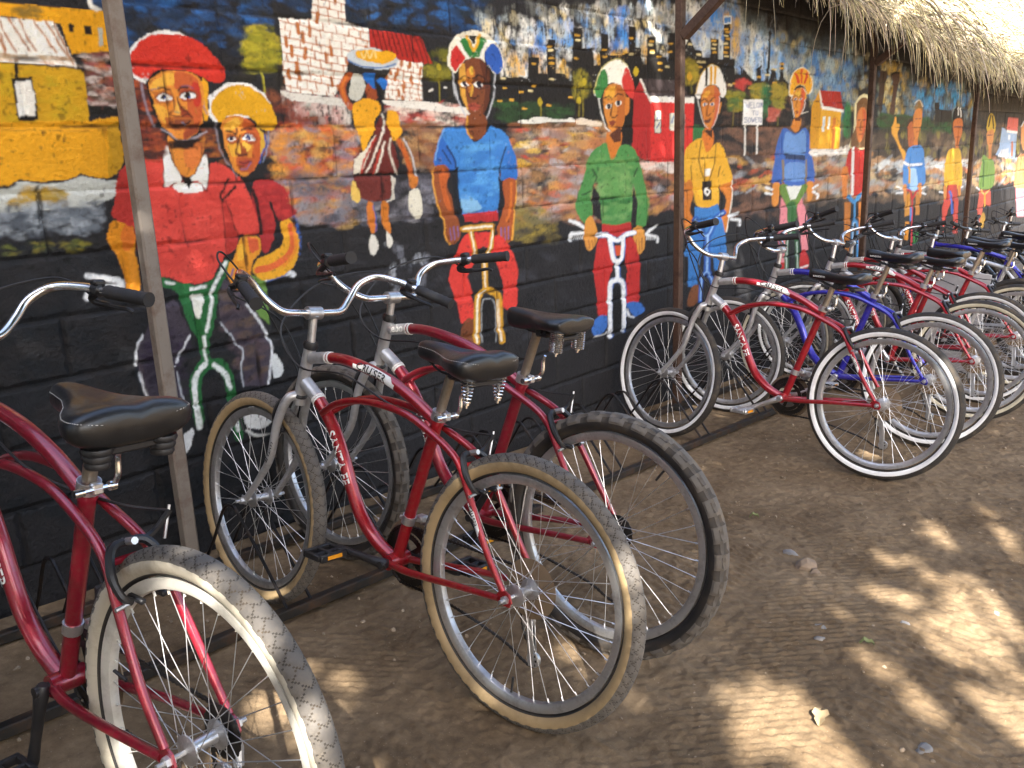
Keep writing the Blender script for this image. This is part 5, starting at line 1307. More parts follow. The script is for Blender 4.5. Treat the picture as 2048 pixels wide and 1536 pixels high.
def frame_mesh(mat, straight=False):
    mb = MB(); dt = cat_path(DT, 6); tt = cat_path(TT, 7)
    if straight: dt = cat_path([(.868, 0, .748), (.72, 0, .58), (.58, 0, .43), (.46, 0, .302)], 5); tt = cat_path([(.838, 0, .826), (.57, 0, .80), (.312, 0, .735)], 6)
    mb.tube(dt, .0195, 14); mb.tube(tt, .0165, 14); mb.tube([BBP-SD*.005, STT], .0165, 14); mb.tube([STT-SD*.035, STT], .0195, 14)
    mb.tube([(.451, -.036, .299), (.451, .036, .299)], .0225, 16)
    for s in (-1, 1):
        if not straight: mb.tube(cat_path([(.765, s*.017, .672), (.68, s*.030, .715), (.56, s*.031, .738), (.41, s*.030, .728), (.30, s*.031, .690), (.20, s*.040, .640), (.145, s*.052, .565), (.075, s*.062, .445), (.012, s*.064, .352)], 6), np.r_[np.full(25, .0105), np.linspace(.0105, .0082, 24)], 10)
        else: mb.tube(cat_path([(.30, s*.018, .715), (.20, s*.040, .600), (.10, s*.056, .470), (.012, s*.064, .352)], 6), .0088, 10)
        mb.tube(cat_path([(.445, s*.030, .297), (.36, s*.046, .300), (.20, s*.060, .318), (.022, s*.064, .332)], 6), np.linspace(.0115, .0085, 19), 10)
        V = []; pts = [(-.018, .330), (-.010, .350), (.004, .356), (.022, .352), (.032, .338), (.022, .324), (.004, .318), (-.012, .318)]
        for y in (s*.0615, s*.0665): V += [(x, y, z) for x, z in pts]
        k = len(pts); mb.add(V, [tuple(range(k)), tuple(range(k, 2*k))[::-1]]+[(j, (j+1) % k, k+(j+1) % k, k+j) for j in range(k)])
    mb.tube([(.186, -.045, .626), (.186, .045, .626)], .007, 8)
    return mb.mesh('frame', mat)
def head_mesh():
    mb = MB(); a, c = np.array(AX0)-np.array(AXD)*.012, np.array(AX0)+np.array(AXD)*.140
    mb.tube([a, c], .0185, 16)
    mb.tube(cat_path(TT, 7)[:5], .0178, 14); mb.tube(cat_path(DT, 6)[:6], .0212, 14)
    return mb.mesh('head_tube', m_sil)
def headset_mesh(q):
    mb = MB()
    for t, h in [((-.022, .012), (.140, .022))[q]]: a = np.array(AX0)+np.array(AXD)*t; mb.tube([a, a+np.array(AXD)*h*.5, a+np.array(AXD)*h], [.021, .023, .019], 16)
    return mb.mesh('headset', m_blk)
def stripe_mesh(q):
    tt = cat_path(TT, 7); dt = cat_path(DT, 6); P_, i, r, o_ = [(tt, 4, .0186, .25), (tt, 4, .0186, .75), (dt, 5, .0220, .25), (dt, 5, .0220, .75)][q]
    c = P_[i]*(1-o_)+P_[i+1]*o_; d = P_[i+1]-P_[i]; d /= np.linalg.norm(d); return MB().tube([c-d*.0028, c+d*.0028], r, 16).mesh('stripe', m_whd)
def fork_mesh(mat):
    mb = MB(); cr = np.array(AX0)-np.array(AXD)*.03
    for s in (-1, 1): mb.tube(cat_path([cr+[0, s*.008, .012], cr+[.012, s*.034, .0], cr+[.045, s*.046, -.075], (.972, s*.052, .50), (1.035, s*.054, .415), (WB, s*.056, R_W)], 6), np.linspace(.0165, .0095, 31), 12)
    mb.tube([cr+[0, 0, -.015], np.array(AX0)], .018, 12)
    for s in (-1, 1): mb.box((WB+.004, s*.057, R_W), (.026, .005, .03), bev=.002)
    return mb.mesh('fork', mat)
def stem_mesh(hi):
    mb = MB(); a = np.array(AX0)+np.array(AXD)*.155; c = np.array([.834, 0, .949+hi]); 
    mb.tube([a, a+(c-a)*.86], .0125, 12); mb.tube([a+(c-a)*.82+[-.006, 0, 0], c+[.002, 0, -.002], c+[.018, 0, .002]], [.016, .017, .012], 12); mb.tube([c+[0, -.024, 0], c+[0, .024, 0]], .0195, 14); 
    mb.tube([c+[.02, -.01, -.012], c+[.02, .01, -.012]], .004, 6)
    return mb.mesh('stem', m_alu)
def bar_path(hi, flat):
    if flat: return [(.834, 0, .955+hi), (.836, .10, .955+hi), (.838, .20, .965+hi), (.822, .30, .972+hi)]
    return [(.834, 0, .949+hi), (.836, .055, .949+hi), (.843, .105, .953+hi), (.868, .150, .985+hi), (.882, .190, 1.028+hi), (.862, .238, 1.056+hi), (.800, .278, 1.058+hi), (.735, .302, 1.051+hi), (.615, .335, 1.039+hi)]
def bar_full(hi, flat):
    p = cat_path(bar_path(hi, flat), 5); return np.concatenate([(p*[1, -1, 1])[::-1], p[1:]])
def bar_mesh(hi, flat): return MB().tube(bar_full(hi, flat), .0112, 12).mesh('handlebar', m_blk if flat else m_chr)
def grip_ends(hi, flat): return (np.array([.834, .195, .964+hi]), np.array([.818, .315, .973+hi])) if flat else (np.array([.735, .302, 1.051+hi]), np.array([.612, .336, 1.039+hi]))
def grip_mesh(hi, s, flat):
    a, c = grip_ends(hi, flat); a = a*[1, s, 1]; c = c*[1, s, 1]; n = 15; mb = MB()
    mb.tube([a+(c-a)*t for t in np.linspace(0, 1, n)], [.0165 if i % 2 else .0150 for i in range(n-1)]+[.0175], 14); return mb.mesh('grip', m_rub)
def lever_mesh(hi, s, flat):
    a, c = grip_ends(hi, flat); a = a*[1, s, 1]; c = c*[1, s, 1]; d = (c-a)/np.linalg.norm(c-a); mb = MB(); b0 = a-d*.028
    mb.tube([b0-d*.010, b0+d*.010], .0165, 12); fw = np.array([.035, s*.008, -.028])
    mb.tube(cat_path([b0+fw*.3, b0+fw*.8-d*.012, b0+fw*1.1+d*.01, b0+fw*1.15+d*.05], 4), [.009]*8+[.008]*4+[.007], 8)
    mb.tube(cat_path([b0+fw*1.1+d*.02, b0+fw*1.2+d*.07, b0+fw*1.15+d*.105, b0+fw*1.35+d*.125], 4), np.linspace(.0062, .0046, 13), 8)
    mb.tube([b0-d*.012, b0-d*.034], [.012, .009], 10); mb.box(tuple(b0+np.array([0, 0, .017])), (.026, .028, .014), bev=.004)
    return mb.mesh('brake_lever', m_blk)
def cable_mesh(pts, r=.0029): return MB().tube(cat_path(pts, 8), r, 6).mesh('cable', m_blk)
SAD = {'cruiser': dict(x=[.150, .146, .132, .10, .06, .02, -.02, -.06, -.09, -.110, -.122, -.127], w=[.004, .017, .027, .034, .043, .062, .090, .110, .116, .110, .088, .05], t=[.010, .020, .026, .028, .026, .022, .022, .028, .034, .034, .026, .012], b=[-.006, -.022, -.030, -.034, -.036, -.038, -.044, -.052, -.056, -.050, -.038, -.010]),
       'square': dict(x=[.150, .146, .13, .10, .06, .02, -.02, -.06, -.09, -.112, -.120, -.122], w=[.004, .018, .028, .034, .042, .058, .086, .104, .108, .104, .099, .090], t=[.008, .016, .020, .020, .018, .016, .016, .019, .021, .020, .016, .010], b=[-.02, -.045, -.055, -.058, -.056, -.050, -.042, -.040, -.040, -.040, -.036, -.028]),
       'slim': dict(x=[.155, .150, .135, .10, .06, .02, -.02, -.06, -.09, -.112, -.125, -.130], w=[.004, .014, .021, .025, .031, .046, .066, .080, .084, .078, .060, .030], t=[.012, .022, .026, .024, .018, .013, .012, .017, .026, .032, .030, .018], b=[-.008, -.022, -.028, -.032, -.036, -.040, -.042, -.040, -.032, -.022, -.010, .004])}
def saddle_mesh(kind):
    S = SAD[kind]; mb = MB(); n = 28; V = []
    k2 = 44; xs = np.array(S['x']); u = np.linspace(0, 1, len(xs)); uu = np.linspace(0, 1, k2); I = lambda q: np.interp(uu, np.linspace(0, 1, 8*(len(q)-1)+1), cat_path(np.stack([q, q], 1), 8)[:, 0])
    X, W_, T_, B_ = I(S['x']), I(S['w']), I(S['t']), I(S['b'])
    for i in range(k2):
        for j in range(n):
            a = 2*math.pi*j/n; c, s = math.cos(a), math.sin(a)
            y = W_[i]*math.copysign(abs(c)**.74, c); z = T_[i]*abs(s)**.9 if s >= 0 else B_[i]*.82*abs(s)**.7
            if s > 0: z -= .006*math.exp(-(y/.012)**2)*min(1, max(0, (.10-X[i])*10))
            V.append((X[i], y, z))
    Fc = [(i*n+j, i*n+(j+1) % n, (i+1)*n+(j+1) % n, (i+1)*n+j) for i in range(k2-1) for j in range(n)]+[tuple(range(n)), tuple(range((k2-1)*n, k2*n))[::-1]]
    return mb.add(V, Fc).mesh('saddle', m_lea)
def stitch_mesh(kind):
    S = SAD[kind]; mb = MB(); u = np.linspace(0, 1, len(S['x'])); uu = np.linspace(.06, .97, 90)
    X, W_, T_ = np.interp(uu, u, S['x']), np.interp(uu, u, S['w']), np.interp(uu, u, S['t'])
    for s in (-1, 1):
        for i in range(0, 88, 2):
            p = [(X[k], s*W_[k]*.945**.74+s*.0006, T_[k]*.327**.9+.0010) for k in (i, i+1)]; mb.tube(p, .0007, 4)
    return mb.mesh('stitching', m_stitch)
def spring_mesh(kind):
    mb = MB()
    if kind == 'rubber':
        for i in range(3): mb.lathe([(0, -.02-.013*i), (.026-.003*i, -.02-.013*i), (.028-.003*i, -.026-.013*i), (.026-.003*i, -.031-.013*i), (0, -.031-.013*i)], 18, 'z')
        return mb.mesh('elastomer', m_blk)
    turns, h, r0, r1, wr = (8, .072, .020, .009, .0024) if kind == 'cone' else (11, .064, .0205, .0205, .0023)
    t = np.linspace(0, 1, turns*14); mb.tube(np.stack([(r0+(r1-r0)*t)*np.cos(t*turns*6.283), (r0+(r1-r0)*t)*np.sin(t*turns*6.283), -t*h], 1), wr, 6)
    mb.tube([(0, 0, .03), (0, 0, -h-.012)], .004, 8); mb.lathe([(0, -h-.004), (.009, -h-.004), (.009, -h+.002), (0, -h+.002)], 8, 'z')
    return mb.mesh('saddle_spring', m_chr)
def undercarriage_mesh():
    mb = MB()
    for s in (-1, 1): mb.tube(cat_path([(.115, s*.012, -.018), (.05, s*.020, -.045), (-.02, s*.022, -.045), (-.07, s*.05, -.045), (-.09, s*.06, -.05)], 5), .0035, 6)
    mb.box((.0, 0, -.045), (.05, .05, .03), bev=.006); mb.tube([(0, -.032, -.045), (0, .032, -.045)], .006, 8); mb.box((-.085, 0, -.05), (.03, .13, .016), bev=.004)
    return mb.mesh('saddle_frame', m_blk)
def crank_mesh(ang, s, mat):
    mb = MB(); c, sn = math.cos(ang), math.sin(ang); p = lambda t, y: (.451+t*c, y, .299+t*sn)
    mb.tube([p(-.012, s*.048), p(.0, s*.050), p(.05, s*.054), p(.12, s*.060), p(.168, s*.064), p(.18, s*.065)], [.010, .0165, .012, .0105, .0125, .010], 10); mb.tube([p(0, s*.036), p(0, s*.066)], .011, 12)
    return mb.mesh('crank_arm', mat)
def pedal_mesh(ang, s, mat):
    mb = MB(); x, z = .451+.168*math.cos(ang), .299+.168*math.sin(ang); cx = s*.118
    for dx in (-.036, .036): mb.box((x+dx, cx, z), (.012, .092, .022), bev=.003)
    for dy in (-.042, 0, .042): mb.box((x, cx+dy, z), (.062, .012, .018), bev=.002)
    mb.tube([(x, s*.06, z), (x, s*.162, z)], .007, 8)
    for dx in (-.0425, .0425): mb.box((x+dx, cx, z), (.002, .05, .011), 1)
    return mb.mesh('pedal', [mat, m_yref])
def ring_mesh():
    mb = MB(); n = 84
    for y, r in ((-.047, .088), (-.040, .066)):
        V = []
        for j in range(n):
            a = 2*math.pi*j/n; rr = r*(1+(.035 if j % 2 else 0)); V += [(rr*math.cos(a), y, rr*math.sin(a)), (rr*math.cos(a), y-.003, rr*math.sin(a)), (r*.78*math.cos(a), y, r*.78*math.sin(a)), (r*.78*math.cos(a), y-.003, r*.78*math.sin(a))]
        q = lambda j, k: (j % n)*4+k
        mb.add(V, [f for j in range(n) for f in ((q(j, 0), q(j+1, 0), q(j+1, 2), q(j, 2)), (q(j, 1), q(j, 3), q(j+1, 3), q(j+1, 1)), (q(j, 0), q(j, 1), q(j+1, 1), q(j+1, 0)), (q(j, 2), q(j+1, 2), q(j+1, 3), q(j, 3)))])
    for i in range(5): a = i*6.283/5; mb.box((.04*math.cos(a), -.047, .04*math.sin(a)), (.075, .004, .016), R=Matrix.Rotation(-a, 3, 'Y'), bev=.001)
    return mb.mesh('chainring', m_chain, False)
def guard_mesh(): return MB().lathe([(.068, -.058), (.105, -.058), (.105, -.061), (.068, -.061)], 48, close=True).mesh('chain_guard', m_prot)
def chain_mesh():
    mb = MB(); y = -.0455; up = [(.451+.089*math.cos(a), .299+.089*math.sin(a)) for a in np.linspace(1.75, -1.4, 14)]
    pth = [(0, R_W+.040)]+up+[(.30, .205), (.10, .165), (.03, .135), (-.005, .125), (-.02, .14), (-.01, .165), (.02, .20), (.035, .25), (.04, .30)]
    pts = cat_path([(x, y, z) for x, z in pth], 4); L_ = np.r_[0, np.cumsum(np.linalg.norm(np.diff(pts, axis=0), axis=1))]; n = int(L_[-1]/.0127)
    s = np.linspace(0, L_[-1], n*2+1); q = np.stack([np.interp(s, L_, pts[:, i]) for i in range(3)], 1)
    mb.tube(q, [.0052 if i % 2 else .0030 for i in range(len(q))], 6); return mb.mesh('chain', m_chain)
def derail_mesh():
    mb = MB(); mb.tube([(.012, -.07, .325), (.004, -.072, .285), (-.004, -.066, .255)], [.007, .011, .010], 8)
    for y in (-.040, -.052): mb.box((.0, y, .195), (.020, .002, .135), R=Matrix.Rotation(.12, 3, 'Y'), bev=.0008)
    for x, z in ((.012, .245), (-.010, .145)): mb.lathe([(0, -.051), (.020, -.051), (.020, -.042), (0, -.042)], 14, c=(x, 0, z))
    return mb.mesh('derailleur', [m_alu])
def brake_mesh():
    mb = MB()
    for s in (-1, 1): mb.tube(cat_path([(.196, -s*.004, .652), (.186, s*.032, .650), (.160, s*.050, .615), (.140, s*.046, .580), (.137, s*.030, .566)], 5), [.0085]*12+[.0075]*9, 8); mb.box((.138, s*.0205, .568), (.045, .012, .011), bev=.003); mb.tube([(.137, s*.026, .566), (.134, s*.062, .562)], .0042, 8, 1)
    mb.tube(cat_path([(.186, -.03, .652), (.19, -.055, .66), (.188, -.085, .69)], 4), .006, 6); mb.tube([(.205, .0, .65), (.165, 0, .662)], .007, 8, 1); mb.tube([(.188, -.085, .70), (.186, -.07, .64)], .003, 6, 1)
    return mb.mesh('rear_brake', [m_blk, m_alu])
def fbrake_mesh():
    mb = MB(); c = np.array([.925, 0, .672])
    for s in (-1, 1): mb.tube(cat_path([c+[0, -s*.004, .012], c+[.018, s*.035, .012], c+[.035, s*.047, -.03], c+[.045, s*.036, -.07], c+[.047, s*.024, -.085]], 5), .007, 8); mb.box(tuple(c+[.048, s*.020, -.085]), (.04, .011, .011), bev=.003)
    mb.tube([c+[-.02, 0, .012], c+[.03, 0, .012]], .006, 8, 1); mb.tube([c+[.0, -.04, .05], c+[.005, -.042, .0]], .003, 6, 1)
    return mb.mesh('front_brake', [m_blk, m_alu])
def text_tris(txt, size, shear=0.):
    cu = bpy.data.curves.new('t', 'FONT'); cu.body = txt; cu.size = size; cu.shear = shear; cu.resolution_u = 3; cu.offset = size*.022; o = bpy.data.objects.new('t', cu); COL.objects.link(o); dg = bpy.context.evaluated_depsgraph_get(); me = bpy.data.meshes.new_from_object(o.evaluated_get(dg))
    bm = bmesh.new(); bm.from_mesh(me); bmesh.ops.triangulate(bm, faces=bm.faces[:]); V = np.array([v.co[:2] for v in bm.verts]); Fc = [[v.index for v in f.verts] for f in bm.faces]; bm.free(); bpy.data.objects.remove(o); bpy.data.curves.remove(cu); bpy.data.meshes.remove(me)
    return V, Fc
def wrap(mb, V2, Fc, path, s0, r, m=0, lift=.0007, side=1, tilt=0.):
    """lays flat lettering (tx along the tube, ty across) on a tube's side"""
    L_ = np.r_[0, np.cumsum(np.linalg.norm(np.diff(path, axis=0), axis=1))]; out = []
    for tx, ty in V2:
        s = s0+tx; c = np.array([np.interp(s, L_, path[:, i]) for i in range(3)]); c2 = np.array([np.interp(s+.004, L_, path[:, i]) for i in range(3)]); T_ = c2-c; T_ /= np.linalg.norm(T_)+1e-9
        Nn = np.cross([0, 1., 0], T_); Nn /= np.linalg.norm(Nn); a = ty/r+tilt; out.append(c+(r+lift)*(math.cos(a)*np.array([0, side, 0])+math.sin(a)*Nn))
    mb.add(out, Fc, m)
def lozenge(ln, h):
    V = []; n = 14
    for i in range(n):
        t = i/(n-1); hh = h*min(1, 3.2*t+.05, 5*(1-t)+.25); V += [(t*ln, -h/2), (t*ln, -h/4), (t*ln, 0), (t*ln, min(hh-h/2, h/2)*.5), (t*ln, min(hh-h/2, h/2))]
    return np.array(V), [(i*5+j, i*5+j+1, (i+1)*5+j+1, (i+1)*5+j) for i in range(n-1) for j in range(4)]
def letter_mesh(which):
    mb = MB(); tt = cat_path(TT, 7); dt = cat_path(DT, 6)
    if which == 'cruiser':
        V, Fc = lozenge(.175, .026); wrap(mb, V, Fc, tt, .205, .0165, 0, .0008, tilt=.25); V, Fc = text_tris('CRUISER', .030); V = V-[0, .0105]; wrap(mb, V*[1.05, .9], Fc, tt, .222, .0165, 1, .0022, tilt=.2); return mb.mesh('lettering', [m_whd, m_bkd], False)
    if which == 'santa': V, Fc = text_tris('SANTA FE', .043); V = V-[0, .015]; wrap(mb, V*[.86, .85], Fc, dt, .19, .0195, 0, .0018, tilt=.15); return mb.mesh('lettering', m_whd, False)
    if which == 'plain': V, Fc = text_tris('CRUISER', .040); V = V-[0, .014]; wrap(mb, V*[.9, .85], Fc, dt, .24, .0195, 0, .0018); return mb.mesh('lettering', m_whd, False)
    if which == 'lebo': V, Fc = text_tris('lebo', .034); V = V-[0, .010]; wrap(mb, V, Fc, tt, .012, .0178, 0, .0018, tilt=.2); return mb.mesh('lettering', m_whd, False)
    if which == 'stay':
        p = cat_path([(.20, .040, .640), (.145, .052, .565), (.075, .062, .445), (.012, .064, .352)], 8); V, Fc = text_tris('CRUISER', .014); V = V-[0, .005]; q_, f_ = lozenge(.085, .013); wrap(mb, q_, f_, p, .115, .0093, 0, .0005); wrap(mb, V, Fc, p, .122, .0093, 1, .0011); return mb.mesh('lettering', [m_whd, m_bkd], False)
    if which == 'fork':
        p = cat_path([(.938, .046, .60), (.972, .052, .50), (1.035, .054, .415), (1.08, .055, .36)], 8); V, Fc = text_tris('SANTA FE', .017); V = V-[0, .006]; wrap(mb, V, Fc, p, .045, .0128); return mb.mesh('lettering', m_bkd, False)
def saddle_text(kind, txt):
    V, Fc = text_tris(txt, .014); mb = MB(); S = SAD[kind]
    out = [];
    for tx, ty in V:
        x = .125-tx; w = np.interp(-x, [-a for a in S['x']], S['w']); b_ = np.interp(-x, [-a for a in S['x']], S['b']); s = min(max((.016-ty)/abs(b_), 0), .98); c = (1-(s**(1/.7))**2)**.5 if s < 1 else 0; out.append((x, w*max(c, .05)**.74+.0015, b_*.82*s))
    return mb.add(out, Fc).mesh('lettering', m_whd, False)
def seat_clamp_mesh():
    mb = MB(); c = STT-SD*.012; mb.tube([c-SD*.012, c+SD*.012], .0215, 16); mb.box(tuple(c+[-.026, 0, 0]), (.016, .022, .022), bev=.003); return mb.mesh('seat_clamp', m_alu)
def qr_mesh():
    mb = MB(); c = STT-SD*.012+np.array([-.03, 0, 0]); mb.tube([c+[0, -.022, 0], c+[0, .042, 0]], .0042, 8); mb.tube([c+[0, .026, 0], c+[0, .044, 0]], .008, 12); mb.tube([c+[0, -.022, 0], c+[0, -.034, 0]], .0095, 12)
    mb.tube(cat_path([c+[0, -.030, 0], c+[-.012, -.034, .02], c+[-.012, -.036, .05], c+[-.02, -.034, .066]], 5), np.r_[np.full(10, .0055), np.linspace(.0055, .004, 6)], 8); return mb.mesh('lever', m_chr)
def post_mesh(h):
    return MB().tube([STT-SD*.1, STT+SD*h], .0132, 14).mesh('seat_post', m_post)
def derailF_mesh():
    mb = MB(); c = BBP+SD*.135; mb.tube([c-SD*.012, c+SD*.012], .0195, 14); mb.box((c[0]-.02, -.03, c[2]), (.03, .03, .02), bev=.004); mb.box((c[0]-.03, -.045, c[2]-.01), (.06, .010, .028), bev=.003); mb.tube([c+[.02, 0, .0], c+[.032, 0, 0]], .006, 8); return mb.mesh('front_derailleur', m_alu)

def bicycle(lb, X, Y, th, lean, steer, sc, color='red', tread='dark', side='white', style='slick', rim='alu', saddle='slim', spring=None, seat=.10, hi=0., flat=False, straight=False, letters=(), crank=.2, cmat='blk', full=True, fork='silver', silverhead=True, wsc=1.02, tip=0.):
    f = Vector((math.cos(th), math.sin(th), SLOPE*math.cos(th))).normalized(); l = Vector((-math.sin(th), math.cos(th), 0)); u = f.cross(l).normalized()
    B = Matrix(((f.x, l.x, u.x), (f.y, l.y, u.y), (f.z, l.z, u.z))).to_4x4(); root = empty('bicycle')
    root.matrix_world = Matrix.Translation((X, Y, gz(X)-.004+R_W*(wsc-1)*sc)) @ B @ Matrix.Rotation(-lean, 4, 'X') @ Matrix.Scale(sc, 4)
    tag(root, lb, 'bicycle', 'bicycles parked nose-in along the mural wall')
    ST_ = Matrix.Translation(AX0) @ Matrix.Rotation(steer, 4, AXD) @ Matrix.Translation(-AX0)
    add = lambda nm, me, par=root, mat=None: ob(nm, me, par, mat)
    pm_ = PAINT[color]; ca = cached
    fr = add('frame', ca(('frame', color, straight), lambda: frame_mesh(pm_, straight)))
    for w in letters:
        if w != 'fork': add('lettering', ca(('let', w), lambda: letter_mesh(w)), fr)
    if silverhead and not straight: add('head_tube', ca('head', head_mesh)); [add('stripe', ca(('stripe', q), lambda: stripe_mesh(q)), fr) for q in range(4)]
    else: add('head_tube', ca(('head2', color), lambda: MB().tube([np.array(AX0)-np.array(AXD)*.012, np.array(AX0)+np.array(AXD)*.140], .0190, 16).mesh('head_tube', pm_)))
    [add('headset_cup', ca(('headset', q), lambda: headset_mesh(q))) for q in (0, 1)]
    fk = add('fork', ca(('fork', fork), lambda: fork_mesh(PAINT[fork])), root, ST_)
    if 'fork' in letters: add('lettering', ca(('let', 'fork'), lambda: letter_mesh('fork')), fk)
    rm = {'alu': m_alu, 'cream': m_rimc, 'black': m_blk}[rim]
    for rear in (1, 0):
        M_ = Matrix.Translation((0, 0, R_W)) if rear else ST_ @ Matrix.Translation((WB, 0, R_W))
        a = random.uniform(0, 6.28); w = add('wheel', ca(('rim', rim), lambda: rim_mesh(rm)), root, M_ @ Matrix.Rotation(a, 4, 'Y') @ Matrix.Scale(wsc, 4))
        add('tyre', ca(('tyre', style, tread, side), lambda: tyre_mesh(style, tread, side)), w); tag(add('spokes', ca('spokes', spoke_mesh), w), kind='stuff'); add('hub', ca('hub', lambda: hub_mesh(0)), w)
        if rear:
            add('cassette', ca('cass', cassette_mesh), w); (color != 'dull') and add('spoke_guard', ca('prot', lambda: MB().lathe([(.012, -.0335), (.072, -.0325), (.075, -.031), (.072, -.0305), (.012, -.0305)], 40).mesh('spoke_guard', m_prot)), w)
    add('front_brake', ca('fb', fbrake_mesh), root, ST_); add('rear_brake', ca('rb', brake_mesh))
    add('stem', ca(('stem', hi), lambda: stem_mesh(hi)), root, ST_); CLP = Matrix.Translation((.834, 0, .949+hi)); hb = add('handlebar', ca(('bar', hi, flat), lambda: bar_mesh(hi, flat)), root, ST_ @ CLP @ Matrix.Rotation(tip, 4, 'Y') @ CLP.inverted())
    for s in (1, -1): add('grip', ca(('grip', hi, s, flat), lambda: grip_mesh(hi, s, flat)), hb); add('brake_lever', ca(('lev', hi, s, flat), lambda: lever_mesh(hi, s, flat)), hb)
    g0, g1 = grip_ends(hi, flat); k = hi
    if flat: cb = [[(.86, .16, .94+k), (.97, .16, .98+k), (1.0, .02, .88+k), (.93, -.03, .72)], [(.86, -.16, .94+k), (.98, -.12, 1.0+k), (.96, .0, .90+k), (.86, .022, .80), (.62, .03, .845), (.35, .03, .77), (.20, -.06, .70)]]
    else: cb = [[(.78, .295, 1.035+k), (.86, .30, 1.10+k), (.95, .22, 1.11+k), (.985, .08, .98+k), (.955, -.02, .80), (.93, -.04, .71)], [(.78, -.295, 1.035+k), (.90, -.27, 1.07+k), (.98, -.12, 1.02+k), (.95, .03, .90+k), (.86, .030, .80), (.66, .026, .80), (.45, .026, .74), (.28, -.03, .70), (.19, -.08, .69)], [(.78, .29, 1.02+k), (.92, .22, 1.00+k), (.97, .02, .93), (.90, -.03, .77), (.78, -.024, .66), (.66, -.022, .46), (.50, -.02, .31)]]
    for i, p in enumerate(cb): add('cable', ca(('cab', hi, flat, i), lambda: cable_mesh(p)), root)
    add('seat_post', ca(('post', seat), lambda: post_mesh(seat))); sc_ = add('seat_clamp', ca('clamp', seat_clamp_mesh)); add('lever', ca('qr', qr_mesh), sc_)
    tp = STT+SD*(seat+.045); sd = add('saddle', ca(('sad', saddle), lambda: saddle_mesh(saddle)), root, Matrix.Translation(Vector(tp)+Vector((-.015, 0, 0))) @ Matrix.Rotation(-.06, 4, 'Y') @ Matrix.Scale(.86 if saddle == 'square' else .96, 4))
    if saddle == 'cruiser': tag(add('stitching', ca(('sti', saddle), lambda: stitch_mesh(saddle)), sd), kind='stuff')
    if saddle == 'slim': add('lettering', ca('bandito', lambda: saddle_text('slim', 'BANDITO')), sd)
    add('saddle_frame', ca('under', undercarriage_mesh), sd)
    if spring:
        for s in (1, -1): add('elastomer' if spring == 'rubber' else 'saddle_spring', ca(('spr', spring), lambda: spring_mesh(spring)), sd, Matrix.Translation((-.088, s*.062, -.028 if spring != 'rubber' else -.02)))
    cm = {'blk': m_blk, 'alu': m_alu}[cmat]
    for s, a in ((1, crank), (-1, crank+math.pi)):
        c_ = add('crank_arm', ca(('crank', a, s, cmat), lambda: crank_mesh(a, s, cm))); add('pedal', ca(('pedal', a, s, cmat), lambda: pedal_mesh(a, s, cm)), c_)
    cr_ = add('chainring', ca('ring', ring_mesh), root, Matrix.Translation((.451, 0, .299))); add('chain_guard', ca('guard', guard_mesh), cr_)
    add('chain', ca('chain', chain_mesh)); add('derailleur', ca('der', derail_mesh)); add('front_derailleur', ca('derF', derailF_mesh))
    return root
bicycle('nearest faded red cruiser bicycle, cut off by the left edge, with cream rims', .545, -1.455, 1.67, -.08, -.06, .955, 'dull', 'dust', 'tan', 'street', 'cream', 'cruiser', 'rubber', .105, .0, letters=('plain',), crank=-1.35, silverhead=True, wsc=1.04)
bicycle('glossy red cruiser bicycle with tan-walled tyres and a silver fork', 1.310, -1.477, 1.600, -.13, -.055, .922, 'red', 'dust', 'gum', 'street', 'alu', 'cruiser', 'cone', .112, .012, letters=('cruiser', 'santa', 'stay', 'fork'), crank=.03, wsc=1.045, tip=-.20)
bicycle('dark red bicycle with knobbly black tyres and tall chrome saddle springs', 1.712, -1.443, 1.632, -.094, -.025, .968, 'dull', 'dust', 'black', 'knob', 'alu', 'square', 'tall', .13, -.02, letters=('lebo', 'plain'), crank=2.2, fork='silver', tip=.22)
bicycle('red cruiser bicycle with white-walled tyres, first of the right group', 3.697, -1.472, 1.569, -.129, -.178, .972, 'crim', 'dark', 'white', 'slick', 'alu', 'slim', None, .10, 0, letters=('cruiser', 'santa', 'stay'), crank=-.45, cmat='alu', tip=.22)
bicycle('violet blue cruiser bicycle with white-walled tyres', 4.37, -1.47, 1.56, -.10, .12, .972, 'purple', 'dark', 'white', 'slick', 'alu', 'slim', None, .16, 0, crank=-.9, cmat='alu', tip=.3)
bicycle('red cruiser bicycle just behind the violet blue one', 5.08, -1.50, 1.62, -.12, -.22, .97, 'crim', 'dark', 'cream', 'slick', 'alu', 'slim', None, .10, .02, letters=('cruiser', 'santa'), crank=1.0, cmat='alu', tip=.35)
bicycle('second red cruiser bicycle behind the violet blue one, with a springy saddle', 5.56, -1.42, 1.54, -.06, .25, .97, 'red', 'dark', 'white', 'slick', 'alu', 'square', 'tall', .12, -.01, letters=('cruiser', 'santa'), crank=.4, flat=True)
bicycle('third red cruiser bicycle behind the violet blue one, with a tall saddle', 6.20, -1.47, 1.61, -.10, -.3, .97, 'crim', 'dark', 'cream', 'slick', 'alu', 'slim', None, .15, 0, letters=('santa',), crank=2.0, tip=.3)
bicycle('silver bicycle parked just beyond the last red cruiser', 6.62, -1.40, 1.53, -.04, .28, .98, 'silver', 'dark', 'black', 'street', 'alu', 'slim', None, .14, 0, flat=True, straight=True, crank=.8)
bicycle('silver bicycle wedged beside another silver one', 6.98, -1.50, 1.63, -.11, -.2, .95, 'silver', 'dark', 'black', 'knob', 'alu', 'slim', None, .13, .01, flat=True, straight=True, crank=1.7)
bicycle('violet blue mountain bicycle near the right edge', 7.5, -1.42, 1.55, -.05, .35, 1.0, 'purple', 'dark', 'black', 'knob', 'alu', 'slim', None, .13, .02, flat=True, straight=True, crank=.2, fork='purple')
